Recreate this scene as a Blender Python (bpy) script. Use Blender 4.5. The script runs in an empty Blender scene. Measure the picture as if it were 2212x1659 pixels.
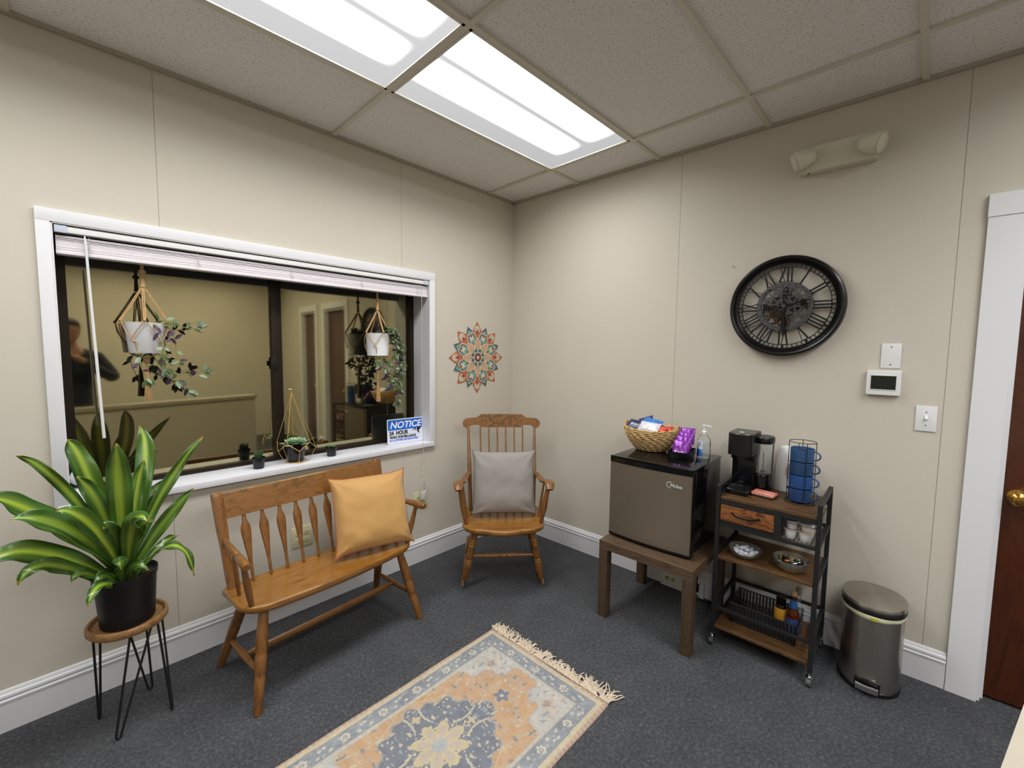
import bpy, bmesh, math, random
from mathutils import Vector, Matrix, noise
S = bpy.context.scene
C = S.collection
PI = math.pi
R = random.Random(7)

# ---------------------------------------------------------------- camera
CAM = Vector((-2.6645, -2.5291, 1.5168)); YAW, PITCH, ROLL, FPX = .8117, -.0763, .0118, 925.378
fw = Vector((math.sin(YAW)*math.cos(PITCH), math.cos(YAW)*math.cos(PITCH), math.sin(PITCH)))
rt = Vector((math.cos(YAW), -math.sin(YAW), 0)); up = rt.cross(fw)
rt2 = rt*math.cos(ROLL)+up*math.sin(ROLL); up2 = -rt*math.sin(ROLL)+up*math.cos(ROLL)
cam = bpy.data.cameras.new('camera'); camo = bpy.data.objects.new('camera', cam); C.objects.link(camo)
cam.sensor_fit = 'HORIZONTAL'; cam.sensor_width = 36; cam.lens = FPX/2212*36; cam.clip_start = .02
mw = Matrix.Identity(4)
for i in range(3):
    mw[i][0] = rt2[i]; mw[i][1] = up2[i]; mw[i][2] = -fw[i]; mw[i][3] = CAM[i]
camo.matrix_world = mw
S.camera = camo
# ---------------------------------------------------------------- world, view
w = bpy.data.worlds.new('world'); S.world = w; w.use_nodes = True
w.node_tree.nodes['Background'].inputs[0].default_value = (.01, .012, .018, 1)
w.node_tree.nodes['Background'].inputs[1].default_value = .3
S.view_settings.view_transform = 'Standard'; S.view_settings.look = 'None'
S.view_settings.exposure = 0.10; S.view_settings.gamma = 1; S.view_settings.use_curve_mapping = False
LAMP = 21.5          # strength of the fluorescent tubes behind the prismatic lenses
S.cycles.max_bounces = 10; S.cycles.diffuse_bounces = 6; S.cycles.glossy_bounces = 4; S.cycles.transmission_bounces = 8
S.cycles.caustics_reflective = False; S.cycles.caustics_refractive = False
S.cycles.sample_clamp_indirect = 4
S.cycles.use_denoising = True

# ---------------------------------------------------------------- helpers
def lin(c):
    if isinstance(c, str):
        c = tuple(int(c[i:i+2], 16)/255 for i in (0, 2, 4))
    return tuple((v/12.92 if v <= .04045 else ((v+.055)/1.055)**2.4) for v in c[:3])+(1,)
def nodes(m):
    m.use_nodes = True
    return m.node_tree.nodes, m.node_tree.links, m.node_tree.nodes['Principled BSDF']
MATS = {}
def pm(name, col, rough=.5, metal=0, var=.06, vscale=8, bump=0, bscale=60, stretch=(1, 1, 1), coat=0, trans=0, ior=1.45, spec=.5, alpha=1, sss=0):
    """procedural principled material: base colour mottled by noise, optional bump"""
    if name in MATS: return MATS[name]
    m = bpy.data.materials.new(name); N, L, P = nodes(m); MATS[name] = m
    c = lin(col)
    tc = N.new('ShaderNodeTexCoord'); mp = N.new('ShaderNodeMapping'); mp.inputs['Scale'].default_value = stretch
    L.new(tc.outputs['Object'], mp.inputs[0])
    nz = N.new('ShaderNodeTexNoise'); nz.inputs['Scale'].default_value = vscale; nz.inputs['Detail'].default_value = 4
    L.new(mp.outputs[0], nz.inputs['Vector'])
    mix = N.new('ShaderNodeMix'); mix.data_type = 'RGBA'
    mix.inputs[6].default_value = tuple(max(0, v*(1-var)) for v in c[:3])+(1,)
    mix.inputs[7].default_value = tuple(min(1, v*(1+var)) for v in c[:3])+(1,)
    L.new(nz.outputs['Fac'], mix.inputs[0]); L.new(mix.outputs[2], P.inputs['Base Color'])
    P.inputs['Roughness'].default_value = rough; P.inputs['Metallic'].default_value = metal
    P.inputs['Coat Weight'].default_value = coat; P.inputs['Coat Roughness'].default_value = .08
    P.inputs['Transmission Weight'].default_value = trans; P.inputs['IOR'].default_value = ior
    P.inputs['Specular IOR Level'].default_value = spec; P.inputs['Alpha'].default_value = alpha
    if sss: P.inputs['Subsurface Weight'].default_value = sss; P.inputs['Subsurface Scale'].default_value = .01
    if bump:
        n2 = N.new('ShaderNodeTexNoise'); n2.inputs['Scale'].default_value = bscale; n2.inputs['Detail'].default_value = 3
        L.new(mp.outputs[0], n2.inputs['Vector'])
        b = N.new('ShaderNodeBump'); b.inputs['Strength'].default_value = bump; b.inputs['Distance'].default_value = .002
        L.new(n2.outputs['Fac'], b.inputs['Height']); L.new(b.outputs[0], P.inputs['Normal'])
    return m
def ramp_mat(name, stops, rough=.45, scale=4, stretch=(1, 1, 1), detail=5, dist=1.5, coat=0, bump=0, metal=0, spec=.5):
    """wood grain style: distorted, stretched noise through a colour ramp"""
    if name in MATS: return MATS[name]
    m = bpy.data.materials.new(name); N, L, P = nodes(m); MATS[name] = m
    tc = N.new('ShaderNodeTexCoord'); mp = N.new('ShaderNodeMapping'); mp.inputs['Scale'].default_value = stretch
    L.new(tc.outputs['Object'], mp.inputs[0])
    nz = N.new('ShaderNodeTexNoise'); nz.inputs['Scale'].default_value = scale; nz.inputs['Detail'].default_value = detail; nz.inputs['Distortion'].default_value = dist
    L.new(mp.outputs[0], nz.inputs['Vector'])
    cr = N.new('ShaderNodeValToRGB'); cr.color_ramp.elements.remove(cr.color_ramp.elements[1])
    for i, (p, c) in enumerate(stops):
        e = cr.color_ramp.elements[0] if i == 0 else cr.color_ramp.elements.new(p)
        e.position = p; e.color = lin(c)
    L.new(nz.outputs['Fac'], cr.inputs[0]); L.new(cr.outputs[0], P.inputs['Base Color'])
    P.inputs['Roughness'].default_value = rough; P.inputs['Coat Weight'].default_value = coat; P.inputs['Coat Roughness'].default_value = .15
    P.inputs['Metallic'].default_value = metal; P.inputs['Specular IOR Level'].default_value = spec
    if bump:
        b = N.new('ShaderNodeBump'); b.inputs['Strength'].default_value = bump; b.inputs['Distance'].default_value = .002
        L.new(nz.outputs['Fac'], b.inputs['Height']); L.new(b.outputs[0], P.inputs['Normal'])
    return m
def attr_mat(name, rough=.9, bump=0, bscale=300):
    m = bpy.data.materials.new(name); N, L, P = nodes(m); MATS[name] = m
    a = N.new('ShaderNodeAttribute'); a.attribute_name = 'col'
    L.new(a.outputs['Color'], P.inputs['Base Color']); P.inputs['Roughness'].default_value = rough
    P.inputs['Specular IOR Level'].default_value = .2
    if bump:
        n2 = N.new('ShaderNodeTexNoise'); n2.inputs['Scale'].default_value = bscale
        tc = N.new('ShaderNodeTexCoord'); L.new(tc.outputs['Object'], n2.inputs['Vector'])
        b = N.new('ShaderNodeBump'); b.inputs['Strength'].default_value = bump; b.inputs['Distance'].default_value = .003
        L.new(n2.outputs['Fac'], b.inputs['Height']); L.new(b.outputs[0], P.inputs['Normal'])
    return m

class MB:
    def __init__(s): s.bm = bmesh.new(); s.mi = 0
    def _tag(s, faces):
        for f in faces: f.material_index = s.mi
    def box(s, c, d, rot=None, bev=0, seg=2):
        r = bmesh.ops.create_cube(s.bm, size=1); v = r['verts']
        bmesh.ops.scale(s.bm, vec=Vector(d), verts=v)
        if bev:
            e = list({e for q in v for e in q.link_edges})
            rr = bmesh.ops.bevel(s.bm, geom=e, offset=min(bev, min(d)*.49), segments=seg, affect='EDGES', profile=.6)
            v = list({q for f in rr['faces'] for q in f.verts} | {q for q in v if q.is_valid})
        M = Matrix.Translation(Vector(c))
        if rot is not None: M = M @ rot
        bmesh.ops.transform(s.bm, matrix=M, verts=v)
        s._tag({f for q in v for f in q.link_faces}); return s
    def b2(s, x0, x1, y0, y1, z0, z1, bev=0, seg=2):
        return s.box(((x0+x1)/2, (y0+y1)/2, (z0+z1)/2), (abs(x1-x0), abs(y1-y0), abs(z1-z0)), bev=bev, seg=seg)
    def rings(s, rings, cap=True, closed=False):
        bm = s.bm; vs = [[bm.verts.new(p) for p in r] for r in rings]; n = len(vs[0]); fs = []
        rng = range(len(vs)) if closed else range(len(vs)-1)
        for i in rng:
            a, b = vs[i], vs[(i+1) % len(vs)]
            for j in range(n):
                try: fs.append(bm.faces.new((a[j], a[(j+1) % n], b[(j+1) % n], b[j])))
                except ValueError: pass
        if cap and not closed:
            for r in (list(reversed(vs[0])), vs[-1]):
                try: fs.append(bm.faces.new(r))
                except ValueError: pass
        s._tag(fs); return s
    def tube(s, pts, r, seg=8, closed=False, flat=None):
        """sweep along pts; r a number or list; flat=(wx, wy) ratio"""
        pts = [Vector(p) for p in pts]; n = len(pts)
        rs = [r]*n if isinstance(r, (int, float)) else list(r)
        T = []
        for i in range(n):
            a = pts[(i-1) % n] if (closed or i > 0) else pts[i]; b = pts[(i+1) % n] if (closed or i < n-1) else pts[i]
            T.append((b-a).normalized())
        ref = Vector((0, 0, 1)) if abs(T[0].z) < .9 else Vector((1, 0, 0))
        u = T[0].cross(ref).normalized(); out = []
        for i in range(n):
            u = (u - T[i]*u.dot(T[i]))
            u = u.normalized() if u.length > 1e-6 else T[i].orthogonal().normalized()
            v = T[i].cross(u)
            fx, fy = (1, 1) if flat is None else flat
            out.append([pts[i]+u*(math.cos(2*PI*k/seg)*rs[i]*fx)+v*(math.sin(2*PI*k/seg)*rs[i]*fy) for k in range(seg)])
        return s.rings(out, closed=closed)
    def cyl(s, a, b, r0, r1=None, seg=16): return s.tube([a, b], [r0, r0 if r1 is None else r1], seg)
    def turned(s, a, b, prof, seg=14):
        """turned rod from a to b; prof = [(t, r)]"""
        a, b = Vector(a), Vector(b)
        return s.tube([a.lerp(b, t) for t, r in prof], [r for t, r in prof], seg)
    def lathe(s, prof, c=(0, 0, 0), seg=32, sx=1, sy=1, cap=True):
        c = Vector(c)
        return s.rings([[c+Vector((math.cos(2*PI*k/seg)*r*sx, math.sin(2*PI*k/seg)*r*sy, z)) for k in range(seg)] for r, z in prof], cap=cap)
    def prism(s, poly, h, M=None):
        """polygon in xy extruded along z by h"""
        M = M or Matrix.Identity(4); bm = s.bm
        a = [bm.verts.new(M @ Vector((x, y, 0))) for x, y in poly]; b = [bm.verts.new(M @ Vector((x, y, h))) for x, y in poly]
        n = len(poly); fs = [bm.faces.new(list(reversed(a))), bm.faces.new(b)]
        for i in range(n): fs.append(bm.faces.new((a[i], a[(i+1) % n], b[(i+1) % n], b[i])))
        s._tag(fs); return s
    def grid(s, f, nu, nv, thick=0):
        bm = s.bm; V = [[bm.verts.new(f(i/nu, j/nv)) for j in range(nv+1)] for i in range(nu+1)]; fs = []
        for i in range(nu):
            for j in range(nv): fs.append(bm.faces.new((V[i][j], V[i+1][j], V[i+1][j+1], V[i][j+1])))
        s._tag(fs); return s
    def ball(s, c, r, seg=16, sc=(1, 1, 1), rings=10):
        c = Vector(c)
        return s.rings([[c+Vector((math.cos(2*PI*k/seg)*math.sin(a)*r*sc[0], math.sin(2*PI*k/seg)*math.sin(a)*r*sc[1], -math.cos(a)*r*sc[2])) for k in range(seg)]
                        for a in [PI*(.02+.96*i/rings) for i in range(rings+1)]])
    def build(s, name, mat, parent=None, angle=40, fix=True):
        me = bpy.data.meshes.new(name)
        if fix: bmesh.ops.recalc_face_normals(s.bm, faces=s.bm.faces)
        s.bm.to_mesh(me); s.bm.free()
        for m in (mat if isinstance(mat, (list, tuple)) else [mat]): me.materials.append(m)
        if angle:
            me.shade_smooth(); me.set_sharp_from_angle(angle=math.radians(angle))
        o = bpy.data.objects.new(name, me); C.objects.link(o)
        if parent: o.parent = parent
        return o
def tag(o, label=None, cat=None, group=None, kind=None):
    if label: o['label'] = label
    if cat: o['category'] = cat
    if group: o['group'] = group
    if kind: o['kind'] = kind
    return o
def thing(name, label, cat, loc=(0, 0, 0), rz=0, group=None):
    o = bpy.data.objects.new(name, None); C.objects.link(o); o.location = loc; o.rotation_euler = (0, 0, rz)
    o.empty_display_size = .05
    return tag(o, label, cat, group)
def struct(o): return tag(o, kind='structure')
def dup(o, parent=None):
    c = o.copy(); C.objects.link(c)
    if parent: c.parent = parent
    for ch in list(o.children): dup(ch, c)
    return c
def text(name, s, size, mat, parent, loc, rot, bold=0, shear=0, sx=1, ext=.0004, align='LEFT'):
    cu = bpy.data.curves.new(name, 'FONT'); cu.body = s; cu.size = size; cu.extrude = ext; cu.offset = bold; cu.shear = shear
    cu.align_x = align; cu.resolution_u = 3
    t = bpy.data.objects.new('tmp', cu); C.objects.link(t)
    dg = bpy.context.evaluated_depsgraph_get(); me = bpy.data.meshes.new_from_object(t.evaluated_get(dg))
    bpy.data.objects.remove(t); me.name = name; me.materials.clear(); me.materials.append(mat)
    o = bpy.data.objects.new(name, me); C.objects.link(o); o.parent = parent; o.location = loc; o.rotation_euler = rot; o.scale = (sx, 1, 1)
    return o
UPR = (PI/2, 0, 0)     # text standing up, facing -Y
EPS = .0214            # the right-hand wall is a little off square
RZ = -PI/2+EPS
def FR(t, off, z=0):   # t along the right wall from the corner, off in front of it
    return (t*math.sin(EPS)-off*math.cos(EPS), -t*math.cos(EPS)-off*math.sin(EPS), z)
def XT(px, py, pz, rx=0, ry=0, rz=0):
    from mathutils import Euler
    return Matrix.Translation((px, py, pz)) @ Euler((rx, ry, rz)).to_matrix().to_4x4()

# ---------------------------------------------------------------- materials
M = {}
M['wall'] = pm('wall_paint', (.785, .758, .705), .75, var=.025, vscale=3, bump=.12, bscale=220, spec=.3)
M['trim'] = pm('white_trim_paint', (.86, .86, .87), .45, var=.02, vscale=5, bump=.05, bscale=80)
M['seam'] = pm('panel_seam', (.64, .61, .55), .8)
M['tbar'] = pm('ceiling_grid_paint', (.80, .78, .72), .5, var=.03)
M['bronze'] = pm('dark_bronze_aluminium', (.17, .135, .10), .4, .5, var=.1)
M['sill'] = pm('white_sill_paint', (.88, .88, .90), .35, var=.02, vscale=6, bump=.08, bscale=40)
WOOD = [(.25, '634019'), (.42, '7c5225'), (.52, '865b2c'), (.62, '7c5225'), (.8, '64421b')]
M['bench'] = ramp_mat('honey_maple_wood', WOOD, .34, 5, (1, 8, 8), coat=.35)
M['benchz'] = ramp_mat('honey_maple_wood_upright', [(.25, '583715'), (.45, '754a20'), (.55, '805426'), (.8, '5f3d18')], .36, 5, (8, 8, 1), coat=.3)
M['seat'] = ramp_mat('honey_maple_seat', [(.25, '684013'), (.42, '83561c'), (.52, '8e6023'), (.62, '82551b'), (.8, '684114')], .30, 4, (1, 7, 7), coat=.5)
M['lack'] = ramp_mat('walnut_block_veneer', [(.3, '3b2c1f'), (.45, '4d3b2b'), (.55, '594532'), (.75, '403023')], .5, 6, (1.4, 12, 12))
M['rustic'] = ramp_mat('rustic_brown_board', [(.3, '3a2917'), (.45, '50381f'), (.56, '604324'), (.75, '3e2c19')], .45, 5, (1.5, 9, 9))
M['drawer'] = ramp_mat('drawer_wood', [(.3, '4c2814'), (.45, '724222'), (.52, '935f34'), (.62, '744022'), (.75, '4e2a16')], .4, 4, (1.2, 5, 5), dist=2.5)
M['black'] = pm('black_powder_coat', (.11, .115, .12), .5, var=.1)
M['gloss'] = pm('black_gloss_plastic', (.05, .05, .055), .14, var=.05)
M['blackp'] = pm('black_satin_plastic', (.07, .07, .075), .33, var=.08)
M['chrome'] = pm('polished_chrome', (.85, .85, .86), .12, 1, var=.02)
M['steel'] = pm('brushed_stainless', (.72, .70, .67), .30, 1, var=.10, vscale=30, stretch=(6, 6, .3))
M['gold'] = pm('gold_wire', (.92, .76, .45), .38, .8, var=.03)
M['brass'] = pm('brass', (.80, .62, .32), .2, 1, var=.05)
M['white'] = pm('white_plastic', (.88, .88, .88), .35, var=.01)
M['ivory'] = pm('ivory_plastic', (.80, .77, .62), .4, var=.02)
M['pot_white'] = pm('white_glazed_pot', (.92, .93, .94), .25, var=.02)
M['rope'] = pm('cotton_cord', (.74, .60, .42), .9, var=.2, vscale=60, bump=.4, bscale=300)
M['clock'] = pm('aged_dark_metal', (.21, .21, .21), .28, .85, var=.35, vscale=14)
M['clock2'] = pm('aged_grey_metal', (.34, .34, .34), .4, .7, var=.3, vscale=25)
M['clock3'] = pm('aged_copper_metal', (.22, .15, .08), .4, .6, var=.4, vscale=20)
M['soil'] = pm('potting_soil', (.12, .09, .06), .95, var=.4, vscale=60, bump=1, bscale=120)
M['redw'] = ramp_mat('dark_mahogany', [(.3, '351708'), (.5, '4e230c'), (.7, '3a1a09')], .3, 3, (5, 5, 1), coat=.3)
def clear_mat(name, tint, body, fac):
    """thin clear plastic or glass: mostly see-through, a fresnel sheen and a little body"""
    m = bpy.data.materials.new(name); m.use_nodes = True; N = m.node_tree.nodes; L = m.node_tree.links; N.clear()
    o = N.new('ShaderNodeOutputMaterial'); t = N.new('ShaderNodeBsdfTransparent'); t.inputs['Color'].default_value = tint
    d = N.new('ShaderNodeBsdfDiffuse'); d.inputs['Color'].default_value = body; g = N.new('ShaderNodeBsdfGlossy'); g.inputs['Roughness'].default_value = .06
    a = N.new('ShaderNodeMixShader'); a.inputs[0].default_value = fac; L.new(t.outputs[0], a.inputs[1]); L.new(d.outputs[0], a.inputs[2])
    lw = N.new('ShaderNodeLayerWeight'); lw.inputs['Blend'].default_value = .12; b = N.new('ShaderNodeMixShader'); L.new(lw.outputs['Fresnel'], b.inputs[0])
    L.new(a.outputs[0], b.inputs[1]); L.new(g.outputs[0], b.inputs[2]); L.new(b.outputs[0], o.inputs[0]); return m
M['clear'] = clear_mat('clear_plastic', (.97, .98, .98, 1), (.85, .87, .88, 1), .07)
M['glass'] = clear_mat('bowl_glass', (.96, .96, .94, 1), (.80, .79, .75, 1), .14)

MATS['brushed_stainless'].node_tree.nodes['Principled BSDF'].inputs['Anisotropic'].default_value = .6
MATS['brushed_stainless'].node_tree.nodes['Principled BSDF'].inputs['Anisotropic Rotation'].default_value = .25
# ceiling tile: pale mineral fibre, pitted
def tile_mat():
    m = bpy.data.materials.new('ceiling_tile'); N, L, P = nodes(m)
    tc = N.new('ShaderNodeTexCoord'); nz = N.new('ShaderNodeTexNoise'); nz.inputs['Scale'].default_value = 90; nz.inputs['Detail'].default_value = 4; nz.inputs['Roughness'].default_value = .7
    vo = N.new('ShaderNodeTexNoise'); vo.inputs['Scale'].default_value = 120; vo.inputs['Detail'].default_value = 2
    L.new(tc.outputs['Object'], nz.inputs['Vector']); L.new(tc.outputs['Object'], vo.inputs['Vector'])
    cr = N.new('ShaderNodeValToRGB'); cr.color_ramp.elements[0].position = .33; cr.color_ramp.elements[0].color = lin((.74, .73, .715)); cr.color_ramp.elements[1].position = .42; cr.color_ramp.elements[1].color = lin((.90, .89, .875))
    L.new(vo.outputs['Fac'], cr.inputs[0]); L.new(cr.outputs[0], P.inputs['Base Color']); P.inputs['Roughness'].default_value = .95
    b = N.new('ShaderNodeBump'); b.inputs['Strength'].default_value = .7; b.inputs['Distance'].default_value = .006
    L.new(nz.outputs['Fac'], b.inputs['Height']); L.new(b.outputs[0], P.inputs['Normal']); return m
M['tile'] = tile_mat()
def carpet_mat():
    m = bpy.data.materials.new('grey_loop_carpet'); N, L, P = nodes(m)
    tc = N.new('ShaderNodeTexCoord')
    a = N.new('ShaderNodeTexNoise'); a.inputs['Scale'].default_value = 75; a.inputs['Detail'].default_value = 8; a.inputs['Roughness'].default_value = .75
    b = N.new('ShaderNodeTexNoise'); b.inputs['Scale'].default_value = 7; b.inputs['Detail'].default_value = 3
    L.new(tc.outputs['Object'], a.inputs['Vector']); L.new(tc.outputs['Object'], b.inputs['Vector'])
    cr = N.new('ShaderNodeValToRGB'); E = cr.color_ramp.elements
    E[0].position = .3; E[0].color = lin('37383a'); E[1].position = .72; E[1].color = lin('7b7c80')
    e = E.new(.5); e.color = lin('494a4d'); e = E.new(.6); e.color = lin('595b5d')
    L.new(a.outputs['Fac'], cr.inputs[0])
    mx = N.new('ShaderNodeMix'); mx.data_type = 'RGBA'; mx.blend_type = 'MULTIPLY'; mx.inputs[0].default_value = .35
    cr2 = N.new('ShaderNodeValToRGB'); cr2.color_ramp.elements[0].position = .35; cr2.color_ramp.elements[0].color = (.6, .6, .6, 1); cr2.color_ramp.elements[1].position = .65
    L.new(b.outputs['Fac'], cr2.inputs[0]); L.new(cr.outputs[0], mx.inputs[6]); L.new(cr2.outputs[0], mx.inputs[7])
    L.new(mx.outputs[2], P.inputs['Base Color']); P.inputs['Roughness'].default_value = .95; P.inputs['Specular IOR Level'].default_value = .15
    n = N.new('ShaderNodeTexNoise'); n.inputs['Scale'].default_value = 260; L.new(tc.outputs['Object'], n.inputs['Vector'])
    bp = N.new('ShaderNodeBump'); bp.inputs['Strength'].default_value = .9; bp.inputs['Distance'].default_value = .004
    L.new(n.outputs['Fac'], bp.inputs['Height']); L.new(bp.outputs[0], P.inputs['Normal']); return m
M['carpet'] = carpet_mat()
def pane_mat():
    """window pane by night: reflects the room, lets the black outside through"""
    m = bpy.data.materials.new('window_glass'); m.use_nodes = True; N = m.node_tree.nodes; L = m.node_tree.links; N.clear()
    o = N.new('ShaderNodeOutputMaterial'); g = N.new('ShaderNodeBsdfGlossy'); g.inputs['Roughness'].default_value = .035; g.inputs['Color'].default_value = (.29, .26, .16, 1)
    t = N.new('ShaderNodeBsdfTransparent'); t.inputs['Color'].default_value = (.6, .6, .55, 1); a = N.new('ShaderNodeAddShader')
    L.new(g.outputs[0], a.inputs[0]); L.new(t.outputs[0], a.inputs[1]); L.new(a.outputs[0], o.inputs[0]); return m
M['pane'] = pane_mat()
def lens_mat(name, dim=1.0):
    """prismatic troffer lens in front of two tubes: bright along each tube, dimmer between and at the edges"""
    m = bpy.data.materials.new(name); m.use_nodes = True; N = m.node_tree.nodes; L = m.node_tree.links; N.clear()
    o = N.new('ShaderNodeOutputMaterial'); e = N.new('ShaderNodeEmission'); tc = N.new('ShaderNodeTexCoord'); sp = N.new('ShaderNodeSeparateXYZ')
    L.new(tc.outputs['Object'], sp.inputs[0])
    def mth(op, a, b=None, c=None):
        n = N.new('ShaderNodeMath'); n.operation = op
        for i, v in enumerate((a, b, c)):
            if v is None: continue
            if isinstance(v, (int, float)): n.inputs[i].default_value = v
            else: L.new(v, n.inputs[i])
        return n.outputs[0]
    ge = N.new('ShaderNodeNewGeometry'); si = N.new('ShaderNodeSeparateXYZ'); L.new(ge.outputs['Incoming'], si.inputs[0])
    iz = mth('DIVIDE', .062, mth('MAXIMUM', mth('ABSOLUTE', si.outputs['Z']), .12))     # the tubes sit 6 cm above the lens
    PX = mth('SUBTRACT', sp.outputs['X'], mth('MULTIPLY', si.outputs['X'], iz)); PY = mth('SUBTRACT', sp.outputs['Y'], mth('MULTIPLY', si.outputs['Y'], iz))
    y = mth('ABSOLUTE', PY); d = mth('ABSOLUTE', mth('SUBTRACT', y, .125))
    k = N.new('ShaderNodeMapRange'); k.interpolation_type = 'SMOOTHSTEP'; L.new(d, k.inputs[0])
    k.inputs[1].default_value = .118; k.inputs[2].default_value = .02; k.inputs[3].default_value = 0; k.inputs[4].default_value = 1
    ax = mth('ABSOLUTE', PX)
    k2 = N.new('ShaderNodeMapRange'); k2.interpolation_type = 'SMOOTHSTEP'; L.new(ax, k2.inputs[0])
    k2.inputs[1].default_value = .60; k2.inputs[2].default_value = .42; k2.inputs[3].default_value = 0; k2.inputs[4].default_value = 1
    tube = mth('MULTIPLY', k.outputs[0], k2.outputs[0])
    # fine prism ribs
    rib = mth('ADD', mth('MULTIPLY', mth('SINE', mth('MULTIPLY', sp.outputs['X'], 900)), mth('MULTIPLY', mth('SINE', mth('MULTIPLY', sp.outputs['Y'], 900)), .12)), 1)
    st = mth('MULTIPLY', mth('ADD', mth('MULTIPLY', tube, LAMP*dim), .034*LAMP*dim), rib)
    # the prisms throw the light downwards
    dt = N.new('ShaderNodeVectorMath'); dt.operation = 'DOT_PRODUCT'
    L.new(ge.outputs['Incoming'], dt.inputs[0]); L.new(ge.outputs['True Normal'], dt.inputs[1])
    cs = mth('POWER', mth('MAXIMUM', mth('ABSOLUTE', dt.outputs['Value']), .001), 1.1)
    e.inputs['Color'].default_value = (.985, .99, .985, 1)
    L.new(mth('MULTIPLY', st, mth('ADD', mth('MULTIPLY', cs, 1.0), .34)), e.inputs['Strength']); L.new(e.outputs[0], o.inputs[0]); return m
M['lens'] = lens_mat('prismatic_light_lens')

# ---------------------------------------------------------------- room shell
H = 2.7371
GR = -.0161
X0, Y0 = -4.7, -5.4        # far sides of the room behind the camera
m = MB(); m.b2(X0-.1, .15, Y0-.1, .02, -.05, 0); struct(m.build('floor', M['carpet'], angle=0))
ceil = bpy.data.objects.new('ceiling', None)
m = MB(); m.b2(X0-.1, .15, Y0-.1, .3, H+.012, H+.05); ceil = struct(m.build('ceiling', M['tile'], angle=0))
def GP(x, y): return (x*math.cos(GR)-y*math.sin(GR), x*math.sin(GR)+y*math.cos(GR))
A1, B1 = .3052, .6437
m = MB()
RG = Matrix.Rotation(GR, 4, 'Z')
for k in range(-1, 5):
    y = -B1-.61*k if k >= 0 else None
rows = [-B1-.61*k for k in range(0, 8)]; cols = [-A1-1.22*k for k in range(0, 4)]
for y in rows:
    c = GP(-2.35, y); m.box((c[0], c[1], H+.006), (4.9, .024, .012), RG)
for x in cols:
    c = GP(x, -2.7); m.box((c[0], c[1], H+.0062), (.024, 5.6, .012), RG)
grid = m.build('ceiling_grid', M['tbar'], ceil, angle=0)
m = MB(); m.b2(X0, 0, -.022, 0, H-.004, H+.014)
m.box(FR(2.7, .011, H+.005), (5.6, .022, .018), Matrix.Rotation(RZ, 4, 'Z'))
m.build('wall_angle', pm('wall_angle_paint', (.66, .63, .57), .5), ceil, angle=0)

# window wall (y = 0), made of panels with open seams, with the window hole
WX0, WX1, WZ0, WZ1 = -2.668, -.858, .832, 2.008
SE = [-3.53, -2.328, -1.075]
m = MB(); g = .0013
xs = [X0, SE[0], SE[1], SE[2], .0]
for a, b in zip(xs[:-1], xs[1:]):
    a2 = a+(g if a != X0 else 0); b2 = b-(g if b != 0 else 0)
    segs = []
    lo, hi = max(a2, WX0), min(b2, WX1)
    if hi <= lo: m.b2(a2, b2, 0, .012, 0, H+.02)
    else:
        if lo > a2: m.b2(a2, lo, 0, .012, 0, H+.02)
        if hi < b2: m.b2(hi, b2, 0, .012, 0, H+.02)
        m.b2(lo, hi, 0, .012, 0, WZ0); m.b2(lo, hi, 0, .012, WZ1, H+.02)
wl = struct(m.build('wall_left', M['wall'], angle=0))
m = MB(); m.b2(X0, WX0-.02, .0125, .06, 0, H+.02); m.b2(WX1+.02, .14, .0125, .06, 0, H+.02); m.b2(WX0-.02, WX1+.02, .0125, .06, 0, WZ0-.02); m.b2(WX0-.02, WX1+.02, .0125, .06, WZ1+.02, H+.02)
for x in SE:
    m.b2(x-g, x+g, .0009, .0124, 0, WZ0 if WX0 < x < WX1 else H); m.b2(x-g, x+g, .0009, .0124, WZ1, H)
m.build('panel_backing', M['seam'], wl, angle=0)
# right wall, same make, in its own frame
wr = MB(); wb = MB(); TR = Matrix.Rotation(RZ, 4, 'Z')
def rbox(mb, t0, t1, o0, o1, z0, z1, bev=0):
    c = FR((t0+t1)/2, (o0+o1)/2, (z0+z1)/2); mb.box(c, (abs(t1-t0), abs(o1-o0), abs(z1-z0)), TR, bev=bev)
DO = [(2.80, 3.50), (3.86, 4.42)]      # door openings
ST = [0, 1.3975, 2.62, 3.84, 5.5]
for a, b in zip(ST[:-1], ST[1:]):
    a2 = a+(g if a else 0); b2 = b-g
    spans = [(a2, b2)]
    for d0, d1 in DO:
        new = []
        for s0, s1 in spans:
            if d1 <= s0 or d0 >= s1: new.append((s0, s1)); continue
            if d0 > s0: new.append((s0, d0))
            if d1 < s1: new.append((d1, s1))
            rbox(wr, max(s0, d0), min(s1, d1), -.012, 0, 2.07, H+.02)
        spans = new
    for s0, s1 in spans: rbox(wr, s0, s1, -.012, 0, 0, H+.02)
wro = struct(wr.build('wall_right', M['wall'], angle=0))
for x in ST[1:3]: rbox(wb, x-g, x+g, -.0124, -.0009, 0, H)
rbox(wb, 0, 2.78, -.05, -.0125, 0, H+.02); rbox(wb, 2.78, 5.5, -.2, -.15, 0, H+.02); wb.build('panel_backing', M['seam'], wro, angle=0)
m = MB(); m.b2(X0, .15, Y0-.05, Y0, 0, H+.02); struct(m.build('wall_back', M['wall'], angle=0))
m = MB(); m.b2(X0-.05, X0, Y0, .02, 0, H+.02); struct(m.build('wall_far_left', M['wall'], angle=0))

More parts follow.
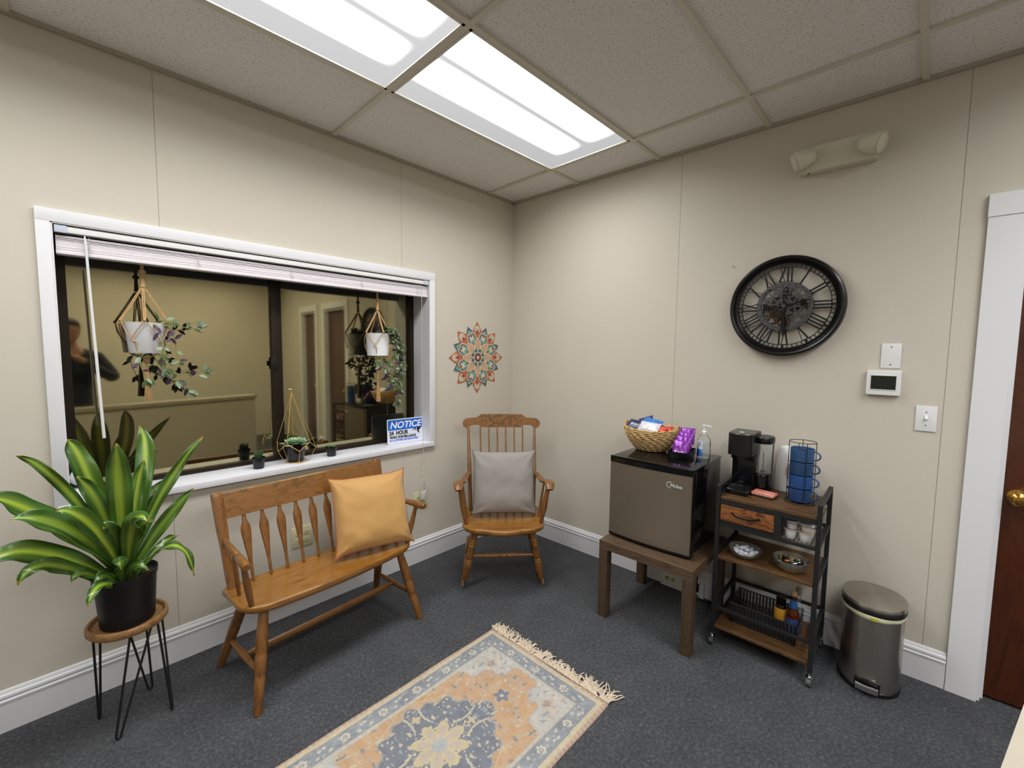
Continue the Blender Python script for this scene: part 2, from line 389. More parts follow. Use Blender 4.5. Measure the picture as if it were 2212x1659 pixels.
# baseboards: flat face with an ogee top
BP = [(0, 0), (.014, 0), (.014, .118), (.0175, .121), (.0175, .127), (.013, .131), (.016, .140), (.015, .148), (.009, .154), (.008, .160), (.005, .165), (0, .167)]
def baseboard(name, a, b, nrm):
    a, b, nrm = Vector(a), Vector(b), Vector(nrm); mb = MB()
    mb.rings([[p+nrm*o+Vector((0, 0, z)) for o, z in BP] for p in (a, b)])
    return struct(mb.build(name, M['trim'], angle=25))
baseboard('baseboard_left', (X0, -.0005, 0), (-.015, -.0005, 0), (0, -1, 0))
nR = (-math.cos(EPS), -math.sin(EPS), 0)
baseboard('baseboard_right', FR(.0, .0005), FR(2.70, .0005), nR)
baseboard('baseboard_far', FR(3.60, .0005), FR(3.77, .0005), nR)
# door casings and doors on the right wall
def door(n, t0, t1, cw, zt, tn):
    mb = MB()
    rbox(mb, t0-cw, t0, 0.0005, .017, 0, zt); rbox(mb, t1, t1+cw, 0.0005, .017, 0, zt); rbox(mb, t0-cw-.002, t1+cw+.002, 0.0005, .021, zt, zt+.092)
    rbox(mb, t0-.001, t0+.012, -.149, .0, 0, zt); rbox(mb, t1-.012, t1+.001, -.149, .0, 0, zt); rbox(mb, t0, t1, -.149, .0, zt-.012, zt)
    rbox(mb, t0+.012, t0+.024, -.045, -.03, 0, zt-.012); rbox(mb, t1-.024, t1-.012, -.045, -.03, 0, zt-.012)
    struct(mb.build('trim_%d' % tn, M['trim'], angle=25))
    mb = MB(); rbox(mb, t0+.014, t1-.014, -.085, -.045, .012, zt-.014, bev=.002)
    d = struct(mb.build('door_%d' % n, M['redw'], angle=25)); return d
d1 = door(1, 2.80, 3.50, .098, 2.10, 1)
m = MB(); kb = [(.0, 0), (.033, 0), (.033, .006), (.016, .010), (.012, .030), (.020, .036), (.028, .046), (.029, .056), (.022, .064), (.008, .067)]
kc = Vector(FR(2.868, -.0445, .925)); ax = Vector(nR); uu = Vector((0, 0, 1)); vv = ax.cross(uu)
m.rings([[kc+ax*h+uu*(math.cos(2*PI*k/24)*r)+vv*(math.sin(2*PI*k/24)*r) for k in range(24)] for r, h in kb])
m.build('door_knob', M['brass'], d1)
m = MB(); rbox(m, 2.815, 2.90, -.044, -.012, 2.045, 2.088, bev=.006); m.build('door_closer', pm('closer_grey', (.5, .5, .5), .4, .6), d1)
d2 = door(2, 3.86, 4.42, .085, 2.10, 2)
m = MB(); m.ball(FR(3.93, -.01, .93), .028); m.cyl(FR(3.93, -.05, .93), FR(3.93, -.01, .93), .012); m.build('door_knob', M['brass'], d2)

# window: jamb lining, sill, casing, bronze sliding frame, panes
GY = .195
m = MB()
m.b2(-2.709, WX0, -.018, .0, .824, 2.055, bev=.002); m.b2(WX1, -.818, -.018, .0, .824, 2.055, bev=.002); m.b2(-2.709, -.818, -.019, .0, 2.006, 2.056, bev=.002)
m.b2(WX0-.001, WX0+.006, -.016, GY+.03, .83, WZ1); m.b2(WX1-.006, WX1+.001, -.016, GY+.03, .83, WZ1); m.b2(WX0, WX1, -.016, GY+.03, WZ1-.006, WZ1+.001)
win = thing('window_1', None, None); struct(win)
m.build('window_casing', M['trim'], win, angle=25)
m = MB(); m.b2(-2.70, -.832, -.022, GY+.03, .828, .860, bev=.003); m.build('window_sill', M['sill'], win, angle=25)
m = MB(); fz0, fz1 = .8605, WZ1-.006; fx0, fx1 = WX0+.006, WX1-.006
m.b2(fx0, fx0+.03, GY-.012, GY+.04, fz0, fz1); m.b2(fx1-.03, fx1, GY-.012, GY+.04, fz0, fz1); m.b2(fx0, fx1, GY-.014, GY+.04, fz0, fz0+.022); m.b2(fx0, fx1, GY-.012, GY+.04, fz1-.05, fz1)
m.b2(fx0, fx1, GY-.02, GY-.012, fz0, fz0+.010)
m.build('window_frame', M['bronze'], win, angle=25)
m = MB(); m.b2(-1.823, -1.785, GY-.018, GY+.012, fz0+.02, fz1-.04, bev=.002); m.b2(-1.790, -1.762, GY+.0, GY+.03, fz0+.02, fz1-.04, bev=.002); sash = m.build('sash_rail', M['bronze'], win, angle=25)
m = MB(); m.b2(-1.826, -1.80, GY-.034, GY-.017, 1.395, 1.465, bev=.005); m.b2(-1.835, -1.818, GY-.040, GY-.028, 1.415, 1.445, bev=.004); m.build('latch', M['blackp'], sash, angle=25)
m = MB(); m.b2(fx0+.028, -1.80, GY+.002, GY+.006, fz0+.02, fz1-.04); m.build('pane', M['pane'], win, angle=0)
m = MB(); m.b2(-1.79, fx1-.028, GY+.016, GY+.020, fz0+.02, fz1-.04); m.build('pane', M['pane'], win, angle=0)
# night outside: closed dark outer box just past the glass is not needed, the world is dark

# ---------------------------------------------------------------- ceiling lights
def troffer(x1, y1, name_label):
    c = GP(x1-.61, y1-.305)
    t = thing('ceiling_light', name_label, 'ceiling light', (c[0], c[1], H), GR, 'fluorescent ceiling panel lights')
    mb = MB()
    for sx in (-1, 1): mb.b2(sx*.585, sx*.598, -.293, .293, -.001, .010)
    for sy in (-1, 1): mb.b2(-.598, .598, sy*.281, sy*.293, -.001, .010)
    mb.build('frame', M['tbar'], t, angle=0)
    mb = MB(); v = [(-.586, -.282), (.586, -.282), (.586, .282), (-.586, .282)]
    fs = [mb.bm.verts.new((x, y, .004)) for x, y in v]; mb.bm.faces.new(list(reversed(fs)))
    mb.build('diffuser', M['lens'], t, angle=0, fix=False); return t
troffer(-A1, -B1, 'lit ceiling light panel nearest the room corner')
troffer(-A1-1.22, -B1, 'lit ceiling light panel cut by the top edge of the photo')
troffer(-A1, -B1-.61*4, 'added unseen fill light panel behind the camera near the doors')  # out of view, added as fill for the right wall and the back
troffer(-A1-1.22, -B1-.61*4, 'added unseen fill light panel over the half wall behind the camera')  # unseen extra panel, put in to raise the fill light
troffer(-A1-1.22, -B1-.61*6, 'added unseen fill light panel in the last row behind the reception desk')  # another added panel, never in view, fills from the back
troffer(-A1-2.44, -B1, 'added unseen fill light panel left of the camera over the plant stand')  # added out of view to brighten the left and right walls
troffer(-A1, -B1-.61*6, 'added unseen fill light panel at the far end by the second door')  # unseen, put in for more light from the far end
troffer(-A1-2.44, -B1-.61*4, 'added unseen fill light panel behind the camera over the reception desk')  # added fill behind the camera, not in view

# ---------------------------------------------------------------- bench
def shield(t0, t1, w0, w1, n=10): return [(t0+(t1-t0)*i/n, w0+(w1-w0)*(.5-.5*math.cos(PI*i/n))) for i in range(n+1)]
def outline_seat(xw, yb, yf, rf, bow, n=10):
    """seat outline: straight back, bowed front, rounded front corners"""
    p = [(-xw+.015, yb), (xw-.015, yb), (xw, yb-.02)]
    for i in range(n+1):
        a = PI/2*i/n; p.append((xw-rf+rf*math.cos(a), yf+rf*.8-rf*.8*math.sin(a)))
    for i in range(1, n):
        u = 1-2*i/n; p.append((u*(xw-rf), yf-bow*(1-u*u)))
    for i in range(n+1):
        a = PI/2*i/n; p.append((-xw+rf-rf*math.sin(a), yf+rf*.8-rf*.8*math.cos(a)))
    p.append((-xw, yb-.02)); return p
def seat_mesh(poly, z0, z1, cx=0, cy=0):
    """seat board with eased edges, slightly dished"""
    def sc(k): return [(cx+(x-cx)*k, cy+(y-cy)*k) for x, y in poly]
    mb = MB(); h = z1-z0
    lay = [(.955, z0), (.985, z0+h*.15), (1, z0+h*.45), (1, z0+h*.75), (.993, z1-h*.08), (.975, z1), (.9, z1-.002), (.7, z1-.006), (.4, z1-.008), (.1, z1-.008)]
    mb.rings([[Vector((x, y, z)) for x, y in sc(k)] for k, z in lay]); return mb
BENCH = thing('bench', 'honey brown wooden bench with arrow shaped back spindles under the window', 'bench', (-1.765, -.408, 0), .078)
seat_mesh(outline_seat(.44, .145, -.155, .13, .02), .394, .430).build('seat', M['seat'], BENCH, angle=50)
LP = [(0, .014), (.05, .019), (.25, .0235), (.42, .024), (.44, .021), (.46, .024), (.62, .022), (.64, .019), (.66, .022), (.85, .019), (1, .0145)]
legs = {}
for sx in (-1, 1):
    for fy, top, bot in ((0, (sx*.35, -.095, .40), (sx*.422, -.19, 0)), (1, (sx*.35, .085, .40), (sx*.425, .245, 0))):
        MB().turned(top, bot, LP).build('leg', M['benchz'], BENCH); legs[(sx, fy)] = (Vector(top), Vector(bot))
mids = []
for sx in (-1, 1):
    a = legs[(sx, 0)][0].lerp(legs[(sx, 0)][1], .63); b = legs[(sx, 1)][0].lerp(legs[(sx, 1)][1], .63)
    MB().turned(a, b, [(0, .009), (.2, .012), (.5, .0155), (.8, .012), (1, .009)], 12).build('side_stretcher', M['benchz'], BENCH); mids.append(a.lerp(b, .5))
m = MB(); m.tube([mids[0].lerp(mids[1], t) for t in (0, .03, .06, .5, .94, .97, 1)], [.008, .012, .016, .017, .016, .012, .008], 8, flat=(.55, 1.15)); m.build('long_stretcher', M['bench'], BENCH)
def bp(x, t):  # point on the raked back, t = 0 seat .. 1 top
    return Vector((x*(1+.035*t), .115+.105*t, .428+.42*t))
for sx in (-1, 1):
    m = MB(); m.rings([[bp(sx*.405, t)+Vector((dx*w, dy*.012, 0)) for dx, dy in ((-1, -1), (-.6, -1.25), (.6, -1.25), (1, -1), (1, 1), (-1, 1))] for t, w in ((0, .014), (.08, .016), (.45, .017), (.62, .021), (.95, .0225), (1, .021), (1.01, .012))])
    m.build('back_post', M['benchz'], BENCH, angle=35)
m = MB(); L1, L2 = bp(0, .72), bp(0, .985)
m.rings([[Vector((x, q.y+dy, q.z)) for q, dy in ((L1, -.009), (L1.lerp(L2, .5), -.011), (L2, -.009), (L2+Vector((0, .002, .004)), 0), (L2, .008), (L1, .008))] for x in [-.405+.81*i/16 for i in range(17)]])
def rail_mat():
    """maple rail with a faded dark stencilled fruit and leaf band"""
    mt = ramp_mat('stencilled_maple_rail', WOOD, .34, 5, (1, 8, 8), coat=.35); N = mt.node_tree.nodes; L = mt.node_tree.links; P = N['Principled BSDF']
    src = P.inputs['Base Color'].links[0].from_socket
    tc = N.new('ShaderNodeTexCoord'); mp = N.new('ShaderNodeMapping'); mp.inputs['Scale'].default_value = (26, 26, 45)
    L.new(tc.outputs['Object'], mp.inputs[0]); nz = N.new('ShaderNodeTexNoise'); nz.inputs['Scale'].default_value = 1; nz.inputs['Detail'].default_value = 3; L.new(mp.outputs[0], nz.inputs['Vector'])
    wv = N.new('ShaderNodeTexNoise'); wv.inputs['Scale'].default_value = 6.5; L.new(tc.outputs['Object'], wv.inputs['Vector'])
    cr = N.new('ShaderNodeValToRGB'); cr.color_ramp.elements[0].position = .50; cr.color_ramp.elements[1].position = .64; L.new(nz.outputs['Fac'], cr.inputs[0])
    c2 = N.new('ShaderNodeValToRGB'); c2.color_ramp.elements[0].position = .46; c2.color_ramp.elements[1].position = .6; L.new(wv.outputs['Fac'], c2.inputs[0])
    mu = N.new('ShaderNodeMath'); mu.operation = 'MULTIPLY'; L.new(cr.outputs[0], mu.inputs[0]); L.new(c2.outputs[0], mu.inputs[1])
    mu2 = N.new('ShaderNodeMath'); mu2.operation = 'MULTIPLY'; mu2.inputs[1].default_value = .5; L.new(mu.outputs[0], mu2.inputs[0])
    mx = N.new('ShaderNodeMix'); mx.data_type = 'RGBA'; mx.inputs[7].default_value = lin('43330f'); L.new(mu2.outputs[0], mx.inputs[0]); L.new(src, mx.inputs[6]); L.new(mx.outputs[2], P.inputs['Base Color']); return mt
M['rail'] = rail_mat()
m.build('top_rail', M['rail'], BENCH, angle=35)
SPW = [(0, .0065), (.10, .0070), (.22, .0075), (.24, .0062), (.26, .0075), (.40, .0115), (.58, .018), (.74, .0225), (.80, .0215), (.90, .011), (1, .0075)]
for i in range(9):
    x = -.318+.0797*i; m = MB()
    m.tube([bp(x*.985, t*.72) for t, _ in SPW], [w for _, w in SPW], 10)
    # flatten the arrow part
    o = m.build('spindle', M['benchz'], BENCH)
    for v in o.data.vertices:
        t = (v.co.z-.428)/(.42*.72); c = .115+.105*t*.72
        wd = .0165 if t > .45 else .0
        k = 1.0 if t < .28 else max(.32, 1-(t-.28)*2.2) if t < .9 else .6
        v.co.y = c+(v.co.y-c)*k
for sx in (-1, 1):
    a = bp(sx*.405, .52)+Vector((0, -.01, 0)); b = Vector((sx*.447, -.205, .648))
    MB().turned(a, b, [(0, .009), (.1, .0115), (.35, .0125), (.62, .0145), (.63, .0125), (.65, .0155), (.85, .0185), (.97, .0175), (1, .013)]).build('arm', M['benchz'], BENCH)
    for q, (t, yb, r) in enumerate(((.42, .02, .0085), (.82, -.105, .0125))):
        top = a.lerp(b, t); MB().turned((sx*(.405-.005*q), yb, .425), top, [(0, r*.85), (.2, r), (.5, r*1.15), (.8, r*.9), (1, r*.6)]).build('arm_spindle' if q == 0 else 'arm_post', M['benchz'], BENCH)

# ---------------------------------------------------------------- pillows
def pillow(name, label, mat, loc, rot, a, b, th, seed, ears=.12, pinch=.10, piping=None):
    rr = random.Random(seed); n = 46
    o = bpy.data.objects.new(name, None)
    def side(sg):
        def f(u, v):
            x, y = 2*u-1, 2*v-1
            e = (1-abs(x)**2.6)*(1-abs(y)**2.6); z = th*max(0, e)**.55
            px = x*a*(1-pinch*(1-abs(y)**5)*abs(x)**3); py = y*b*(1-pinch*(1-abs(x)**5)*abs(y)**3)
            d = math.hypot(abs(x)-1, abs(y)-1)
            wr = noise.noise(Vector((px*16+seed, py*16, sg*3)))*.006*(1-e*.5)+noise.noise(Vector((px*7+seed, py*7, 5)))*.008
            rad = math.sin(math.atan2(1-abs(y)+.001, 1-abs(x)+.001)*9+seed)*.006*math.exp(-d*2.6)*min(1, d*4)
            ed = min(1, (1-max(abs(x), abs(y)))*8)
            return Vector((px, py, sg*(z+(wr+rad)*ed)))
        return f
    mb = MB(); mb.grid(side(1), n, n); mb.grid(side(-1), n, n); bmesh.ops.remove_doubles(mb.bm, verts=mb.bm.verts, dist=.0006)
    p = mb.build(name, mat, None, angle=180); p.location = loc; p.rotation_euler = rot; tag(p, label, 'pillow')
    if piping:
        pts = []
        for k in range(4):
            for i in range(24):
                s = -1+2*i/24; x, y = ((s, -1), (1, s), (-s, 1), (-1, -s))[k]
                pts.append(((x*a*(1-pinch*(1-abs(y)**5)*abs(x)**3)), (y*b*(1-pinch*(1-abs(x)**5)*abs(y)**3)), 0))
        MB().tube(pts, .0035, 6, closed=True).build('piping', piping, p)
    return p
M['mustard'] = pm('mustard_velvet', 'b58a4c', .62, var=.07, vscale=9, bump=.25, bscale=160)
M['mustard'].node_tree.nodes['Principled BSDF'].inputs['Sheen Weight'].default_value = .4
M['rust'] = pm('rust_piping', 'a5602a', .7)
M['greyf'] = pm('grey_linen', '8f8a85', .85, var=.06, vscale=40, stretch=(1, 4, 1), bump=.4, bscale=350)
def wb_(O, a, L): return (O[0]+L[0]*math.cos(a)-L[1]*math.sin(a), O[1]+L[0]*math.sin(a)+L[1]*math.cos(a), L[2])
OB, AB = (-1.765, -.408), .078
pillow('throw_pillow', 'mustard yellow velvet pillow standing on the wooden bench', M['mustard'], wb_(OB, AB, (.245, -.0, .63)), (math.radians(67), math.radians(0), AB-.30), .212, .210, .070, 3, pinch=.10, piping=M['rust'])
# ---------------------------------------------------------------- rocking chair
OR_, AR = (-.707, -.604), -.746
RC = thing('rocking_chair', 'tall wooden rocking chair with stencilled crest rail in the room corner', 'rocking chair', (OR_[0], OR_[1], 0), AR)
seat_mesh(outline_seat(.262, .19, -.215, .15, .03), .398, .432, 0, 0).build('seat', M['seat'], RC, angle=50)
def rk(y): return .0175+max(0, (y-.14))**2*.42+max(0, -(y-.14))**2*.42
for sx in (-1, 1):
    pts = [(sx*(.247+.01*math.cos(y*3)), y, rk(y)) for y in [-.132+.64*i/20 for i in range(21)]]
    MB().tube(pts, [.010]+[.0135]*3+[.0165]*14+[.0145]*2+[.010], 10, flat=(.75, 1.1)).build('rocker', M['benchz'], RC)
LEGP = [(0, .013), (.06, .016), (.13, .020), (.20, .017), (.22, .020), (.245, .017), (.27, .020), (.295, .017), (.32, .020), (.34, .018), (.5, .021), (.56, .0215), (.58, .018), (.60, .021), (.62, .018), (.64, .021), (.78, .0225), (.93, .016), (1, .013)]
rl = {}
for sx in (-1, 1):
    for fy, top, bot in ((0, (sx*.175, -.125, .405), (sx*.247, -.085, rk(-.085)+.010)), (1, (sx*.16, .115, .405), (sx*.249, .30, rk(.30)+.010))):
        o = MB().turned(top, bot, [(t, r*1.1) for t, r in LEGP] if fy == 0 else [(0, .013), (.4, .019), (.8, .017), (1, .012)], 16).build('leg', M['benchz'], RC); rl[(sx, fy)] = (Vector(top), Vector(bot))
        if fy == 0:
            m = MB(); T, B_ = Vector(top), Vector(bot)
            for t in (.21, .258, .307, .59, .63): m = MB(); m.turned(T.lerp(B_, t-.006), T.lerp(B_, t+.006), [(0, .0208), (.5, .0222), (1, .0208)], 16); m.build('gold_ring', pm('gold_paint', 'a98434', .4, .5), o)
a, b = rl[(-1, 0)][0].lerp(rl[(-1, 0)][1], .52), rl[(1, 0)][0].lerp(rl[(1, 0)][1], .52)
MB().turned(a, b, [(0, .008), (.1, .0105), (.36, .016), (.42, .013), (.44, .017), (.455, .011), (.5, .016), (.545, .011), (.56, .017), (.58, .013), (.64, .016), (.9, .0105), (1, .008)]).build('front_stretcher', M['benchz'], RC)
a, b = rl[(-1, 1)][0].lerp(rl[(-1, 1)][1], .5), rl[(1, 1)][0].lerp(rl[(1, 1)][1], .5)
MB().turned(a, b, [(0, .008), (.5, .013), (1, .008)]).build('rear_stretcher', M['benchz'], RC)
for sx in (-1, 1):
    a = rl[(sx, 0)][0].lerp(rl[(sx, 0)][1], .68); b = rl[(sx, 1)][0].lerp(rl[(sx, 1)][1], .68)
    MB().turned(a, b, [(0, .008), (.5, .012), (1, .008)]).build('side_stretcher', M['benchz'], RC)
def cb(x, t): return Vector((x*(1+.13*t), .135+.235*t-.035*math.sin(PI*t)*.6, .43+.545*t))
def curv(x): return .022*(1-(x/.28)**2)
for sx in (-1, 1):
    MB().tube([cb(sx*.215, t) for t in [i/12 for i in range(13)]], [.013, .0145, .0145, .014, .014, .015, .0145, .013, .012, .011, .010, .009, .0085], 12).build('back_post', M['benchz'], RC)
for i in range(6):
    x = -.138+.0552*i
    MB().tube([cb(x, t)+Vector((0, curv(x)*t, 0)) for t in [k/12 for k in range(13)]], [.006, .0065, .007, .0072, .0072, .007, .0068, .0065, .006, .0058, .0055, .0055, .005], 8).build('spindle', M['benchz'], RC)
CO = [(-.285, .038), (-.280, .058), (-.262, .074), (-.235, .078), (-.19, .080), (-.175, .085), (-.150, .104), (.150, .104), (.175, .085), (.19, .080), (.235, .078), (.262, .074), (.280, .058), (.285, .038), (.278, .016), (.258, .003), (.236, .008), (.226, .022), (.205, .026), (.160, .024), (.148, .022), (.146, .008), (0, .006), (-.146, .008), (-.148, .022), (-.160, .024), (-.205, .026), (-.226, .022), (-.236, .008), (-.258, .003), (-.278, .016)]
m = MB(); m.prism(CO, .018, Matrix.Translation((0, .372, .948)) @ Matrix.Rotation(PI/2-.2, 4, 'X') @ Matrix.Translation((0, 0, -.009)))
bmesh.ops.triangulate(m.bm, faces=[f for f in m.bm.faces if len(f.verts) > 4])
for k in range(1, 24):
    xx = -.285+.57*k/24; g_ = m.bm.verts[:]+m.bm.edges[:]+m.bm.faces[:]
    bmesh.ops.bisect_plane(m.bm, geom=g_, plane_co=(xx, 0, 0), plane_no=(1, 0, 0))
for v in m.bm.verts: v.co.y += curv(v.co.x)
cr_ = M['rail'].copy(); cr_.name = 'stencilled_crest_rail'; N = cr_.node_tree.nodes; L = cr_.node_tree.links
mixn = [n for n in N if n.type == 'MIX' and n.inputs[0].links][-1]; old = mixn.inputs[0].links[0].from_socket
tc = N.new('ShaderNodeTexCoord'); sx_ = N.new('ShaderNodeSeparateXYZ'); L.new(tc.outputs['Object'], sx_.inputs[0]); ab = N.new('ShaderNodeMath'); ab.operation = 'ABSOLUTE'; L.new(sx_.outputs['X'], ab.inputs[0])
mr = N.new('ShaderNodeMapRange'); L.new(ab.outputs[0], mr.inputs[0]); mr.inputs[1].default_value = .165; mr.inputs[2].default_value = .12; mr.inputs[3].default_value = 0; mr.inputs[4].default_value = 1
nz_ = N.new('ShaderNodeTexNoise'); nz_.inputs['Scale'].default_value = 38; nz_.inputs['Detail'].default_value = 3; L.new(tc.outputs['Object'], nz_.inputs['Vector'])
rm_ = N.new('ShaderNodeValToRGB'); rm_.color_ramp.elements[0].position = .45; rm_.color_ramp.elements[1].position = .56; L.new(nz_.outputs['Fac'], rm_.inputs[0])
m3 = N.new('ShaderNodeMath'); m3.operation = 'MULTIPLY'; L.new(rm_.outputs[0], m3.inputs[0]); L.new(mr.outputs[0], m3.inputs[1])
m4 = N.new('ShaderNodeMath'); m4.operation = 'MULTIPLY'; m4.inputs[1].default_value = .62; L.new(m3.outputs[0], m4.inputs[0]); L.new(m4.outputs[0], mixn.inputs[0])
m.build('crest_rail', cr_, RC, angle=35)
for sx in (-1, 1):
    p0 = cb(sx*.215, .44); pts = [p0, p0+Vector((sx*.012, -.05, -.002)), (sx*.263, .03, p0.z-.012), (sx*.285, -.05, .682), (sx*.287, -.11, .690), (sx*.283, -.15, .684), (sx*.281, -.170, .664)]
    MB().tube(pts, [.011, .016, .018, .021, .025, .024, .017], 12, flat=(1.25, .62)).build('arm', M['benchz'], RC)
    MB().turned((sx*.235, -.115, .425), (sx*.275, -.135, .672), [(0, .011), (.15, .013), (.45, .0195), (.75, .016), (1, .012)]).build('arm_post', M['benchz'], RC)
    MB().turned((sx*.232, -.01, .425), (sx*.268, -.015, .675), [(0, .006), (.4, .0085), (1, .006)]).build('arm_spindle', M['benchz'], RC)
pillow('throw_pillow', 'grey fabric pillow leaning on the rocking chair back', M['greyf'], wb_(OR_, AR, (.006, .045, .648)), (math.radians(74), 0, AR), .215, .212, .062, 11, pinch=.07)
# ---------------------------------------------------------------- side table + fridge
T = thing('side_table', 'square walnut coloured table under the mini fridge', 'table', FR(1.513, .345), RZ)
m = MB(); m.b2(-.263, .263, -.27, .27, .40, .45, bev=.0012, seg=1); m.build('tabletop', M['lack'], T, angle=25)
for sx in (-1, 1):
    for sy in (-1, 1): m = MB(); m.b2(sx*.263-sx*.052, sx*.263, sy*.27-sy*.052, sy*.27, 0, .3995, bev=.001, seg=1); m.build('leg', ramp_mat('walnut_leg_veneer', [(.3, '35271b'), (.45, '463526'), (.55, '503d2b'), (.75, '3a2b1e')], .5, 6, (12, 12, 1.2)), T, angle=25)
FZ = .452
F = thing('mini_fridge', 'black mini fridge with grey metallic door on the walnut table', 'fridge', FR(1.487, .285, FZ), RZ)
m = MB(); m.b2(-.232, .232, -.195, .225, .012, .462, bev=.006); m.build('cabinet', M['gloss'], F, angle=30)
for sx in (-1, 1):
    for y in (-.17, .19): m = MB(); m.cyl((sx*.20, y, -.002), (sx*.20, y, .014), .014); m.build('foot', M['blackp'], F)
def bowed(x): return -.232-.016*(1-(x/.234)**2)
m = MB(); n = 24
def fr_prof(z0, z1, back=-.198, inset=0.0):
    rr = [[], []]
    for zi, z in enumerate((z0, z1)):
        for i in range(n+1): x = -.234+inset+(.468-2*inset)*i/n; rr[zi].append(Vector((x, bowed(x)+inset, z)))
        rr[zi] += [Vector((.234-inset, back, z)), Vector((-.234+inset, back, z))]
    return rr
DB, DTP = .020, .436
m.rings(fr_prof(DB, DTP, inset=.001)); 
M['door'] = pm('metallic_grey_door', '82786a', .42, .65, var=.05, vscale=40, stretch=(.5, .5, 12))
m.build('door', M['door'], F, angle=20)
m = MB(); m.rings(fr_prof(DTP+.0005, .462)); m.rings(fr_prof(.008, DB-.0005)); m.b2(.2345, .2415, -.236, -.196, .010, .462, bev=.003)
m.build('door_trim', M['gloss'], F, angle=20)
m = MB(); m.b2(-.236, .236, -.205, .225, .4625, .468, bev=.002); m.b2(-.236, .236, -.2315, -.2095, .4625, .472, bev=.0035); m.build('top_panel', pm('glossy_black_top', (.07, .07, .075), .10, var=.03), F, angle=30)
text('logo', 'Midea', .026, pm('silver_badge', (.9, .9, .9), .3, .3), F, (.124, -.2445, .367), UPR, bold=.0004, sx=1.0)
m = MB()
cc = []
for i in range(22): a = PI*(.30+1.25*i/21); cc.append((.124+.019*math.cos(a), -.2455, .376+.0155*math.sin(a)))
m.tube(cc, [.0004+.0012*math.sin(PI*i/21) for i in range(22)], 6); m.build('logo_crescent', MATS['silver_badge'], F)
# power cord of the fridge
m = MB(); m.tube([FR(1.60, .052, .50), FR(1.60, .045, .38), FR(1.588, .04, .25), FR(1.600, .045, .16), FR(1.612, .05, .095), FR(1.612, .05, .072)], .0035, 6); m.tube([FR(1.67, .045, .36), FR(1.64, .05, .28), FR(1.618, .05, .18), FR(1.613, .052, .10), FR(1.60, .055, .04), FR(1.63, .05, .006), FR(1.70, .06, .005)], .0035, 6)
pc = tag(m.build('power_cord', M['blackp']), 'black power cords dropping behind the side table to the floor outlet', 'cord')
m = MB(); m.box(FR(1.612, .050, .070), (.026, .022, .05), TR, bev=.005); m.build('plug', M['blackp'], pc)
O3 = thing('outlet_box', 'white low outlet box with green sockets under the side table', 'outlet', FR(1.515, .0155, 0), RZ)
m = MB(); m.b2(-.135, .135, -.022, 0, .001, .092, bev=.003); m.build('box', M['white'], O3, angle=30)
for i, x in enumerate((-.092, -.055)):
    m = MB(); m.cyl((x, -.0215, .058), (x, -.0245, .058), .0125); m.build('green_socket', pm('green_plastic', '8fb53a', .5), O3)
m = MB(); m.b2(.070, .094, -.0245, -.0215, .040, .062); m.build('black_socket', M['blackp'], O3)

# ---------------------------------------------------------------- wall things
def outlet(label, x, z, wdt=.115, hgt=.115, gangs=2):
    o = thing('wall_outlet', label, 'outlet', (x, 0, z)); m = MB(); m.b2(-wdt/2, wdt/2, -.006, -.0003, -hgt/2, hgt/2, bev=.002); m.build('plate', M['ivory'], o, angle=30)
    for gx in ([-.023, .023] if gangs == 2 else [0]):
        for gz in (-.022, .022):
            m = MB(); m.rings([[Vector((gx+math.cos(a)*.0165, y, gz+max(-.0115, min(.0115, math.sin(a)*.0165)))) for a in [2*PI*k/20 for k in range(20)]] for y in (-.0055, -.0085)]); s = m.build('receptacle', M['ivory'], o)
            m = MB(); m.b2(gx-.0075, gx-.0055, -.0088, -.0084, gz-.002, gz+.006); m.b2(gx+.0055, gx+.0075, -.0088, -.0084, gz-.002, gz+.006); m.cyl((gx, -.0088, gz-.006), (gx, -.0084, gz-.006), .0022, seg=8); m.build('slot', M['blackp'], s)
    return o
outlet('ivory double outlet seen between the bench spindles', -1.75, .437)
outlet('ivory outlet behind the right bench arm under the window corner', -.938, .452)
P1 = thing('blank_wall_plate', 'blank white wall plate directly above the thermostat', 'wall plate', FR(2.43, 0, 1.516), RZ)
m = MB(); m.b2(-.036, .036, -.006, -.0003, -.058, .058, bev=.0025); m.build('plate', M['white'], P1, angle=30)
for z in (-.042, .042): m = MB(); m.cyl((0, -.0056, z), (0, -.0068, z), .0035, seg=10); m.build('screw', pm('screw_grey', (.45, .45, .45), .4, .6), P1)
P2 = thing('thermostat', 'white thermostat with dark screen on the right wall', 'thermostat', FR(2.41, 0, 1.387), RZ)
m = MB(); m.b2(-.063, .063, -.026, -.0003, -.059, .059, bev=.006, seg=3); m.build('housing', M['white'], P2, angle=30)
m = MB(); m.b2(-.0455, .0455, -.0272, -.0255, -.031, .034, bev=.0006, seg=1); m.build('screen', pm('thermostat_screen', (.10, .11, .09), .12, var=.1), P2, angle=30)
m = MB()
for q in ((-.0475, .0475, .034, .037), (-.0475, .0475, -.034, -.031), (-.0475, -.0455, -.034, .037), (.0455, .0475, -.034, .037)): m.b2(q[0], q[1], -.0285, -.0255, q[2], q[3], bev=.0006, seg=1)
m.build('bezel', M['white'], P2, angle=30)
P3 = thing('light_switch', 'white toggle light switch left of the door casing', 'light switch', FR(2.567, 0, 1.231), RZ)
m = MB(); m.b2(-.036, .036, -.006, -.0003, -.058, .058, bev=.0025); m.build('plate', M['white'], P3, angle=30)
m = MB(); m.box((0, -.0085, .004), (.009, .014, .020), Matrix.Rotation(-.5, 4, 'X'), bev=.002); m.build('toggle', M['white'], P3, angle=30)
for z in (-.030, .030): m = MB(); m.cyl((0, -.0056, z), (0, -.0068, z), .003, seg=10); m.build('screw', MATS['screw_grey'], P3)
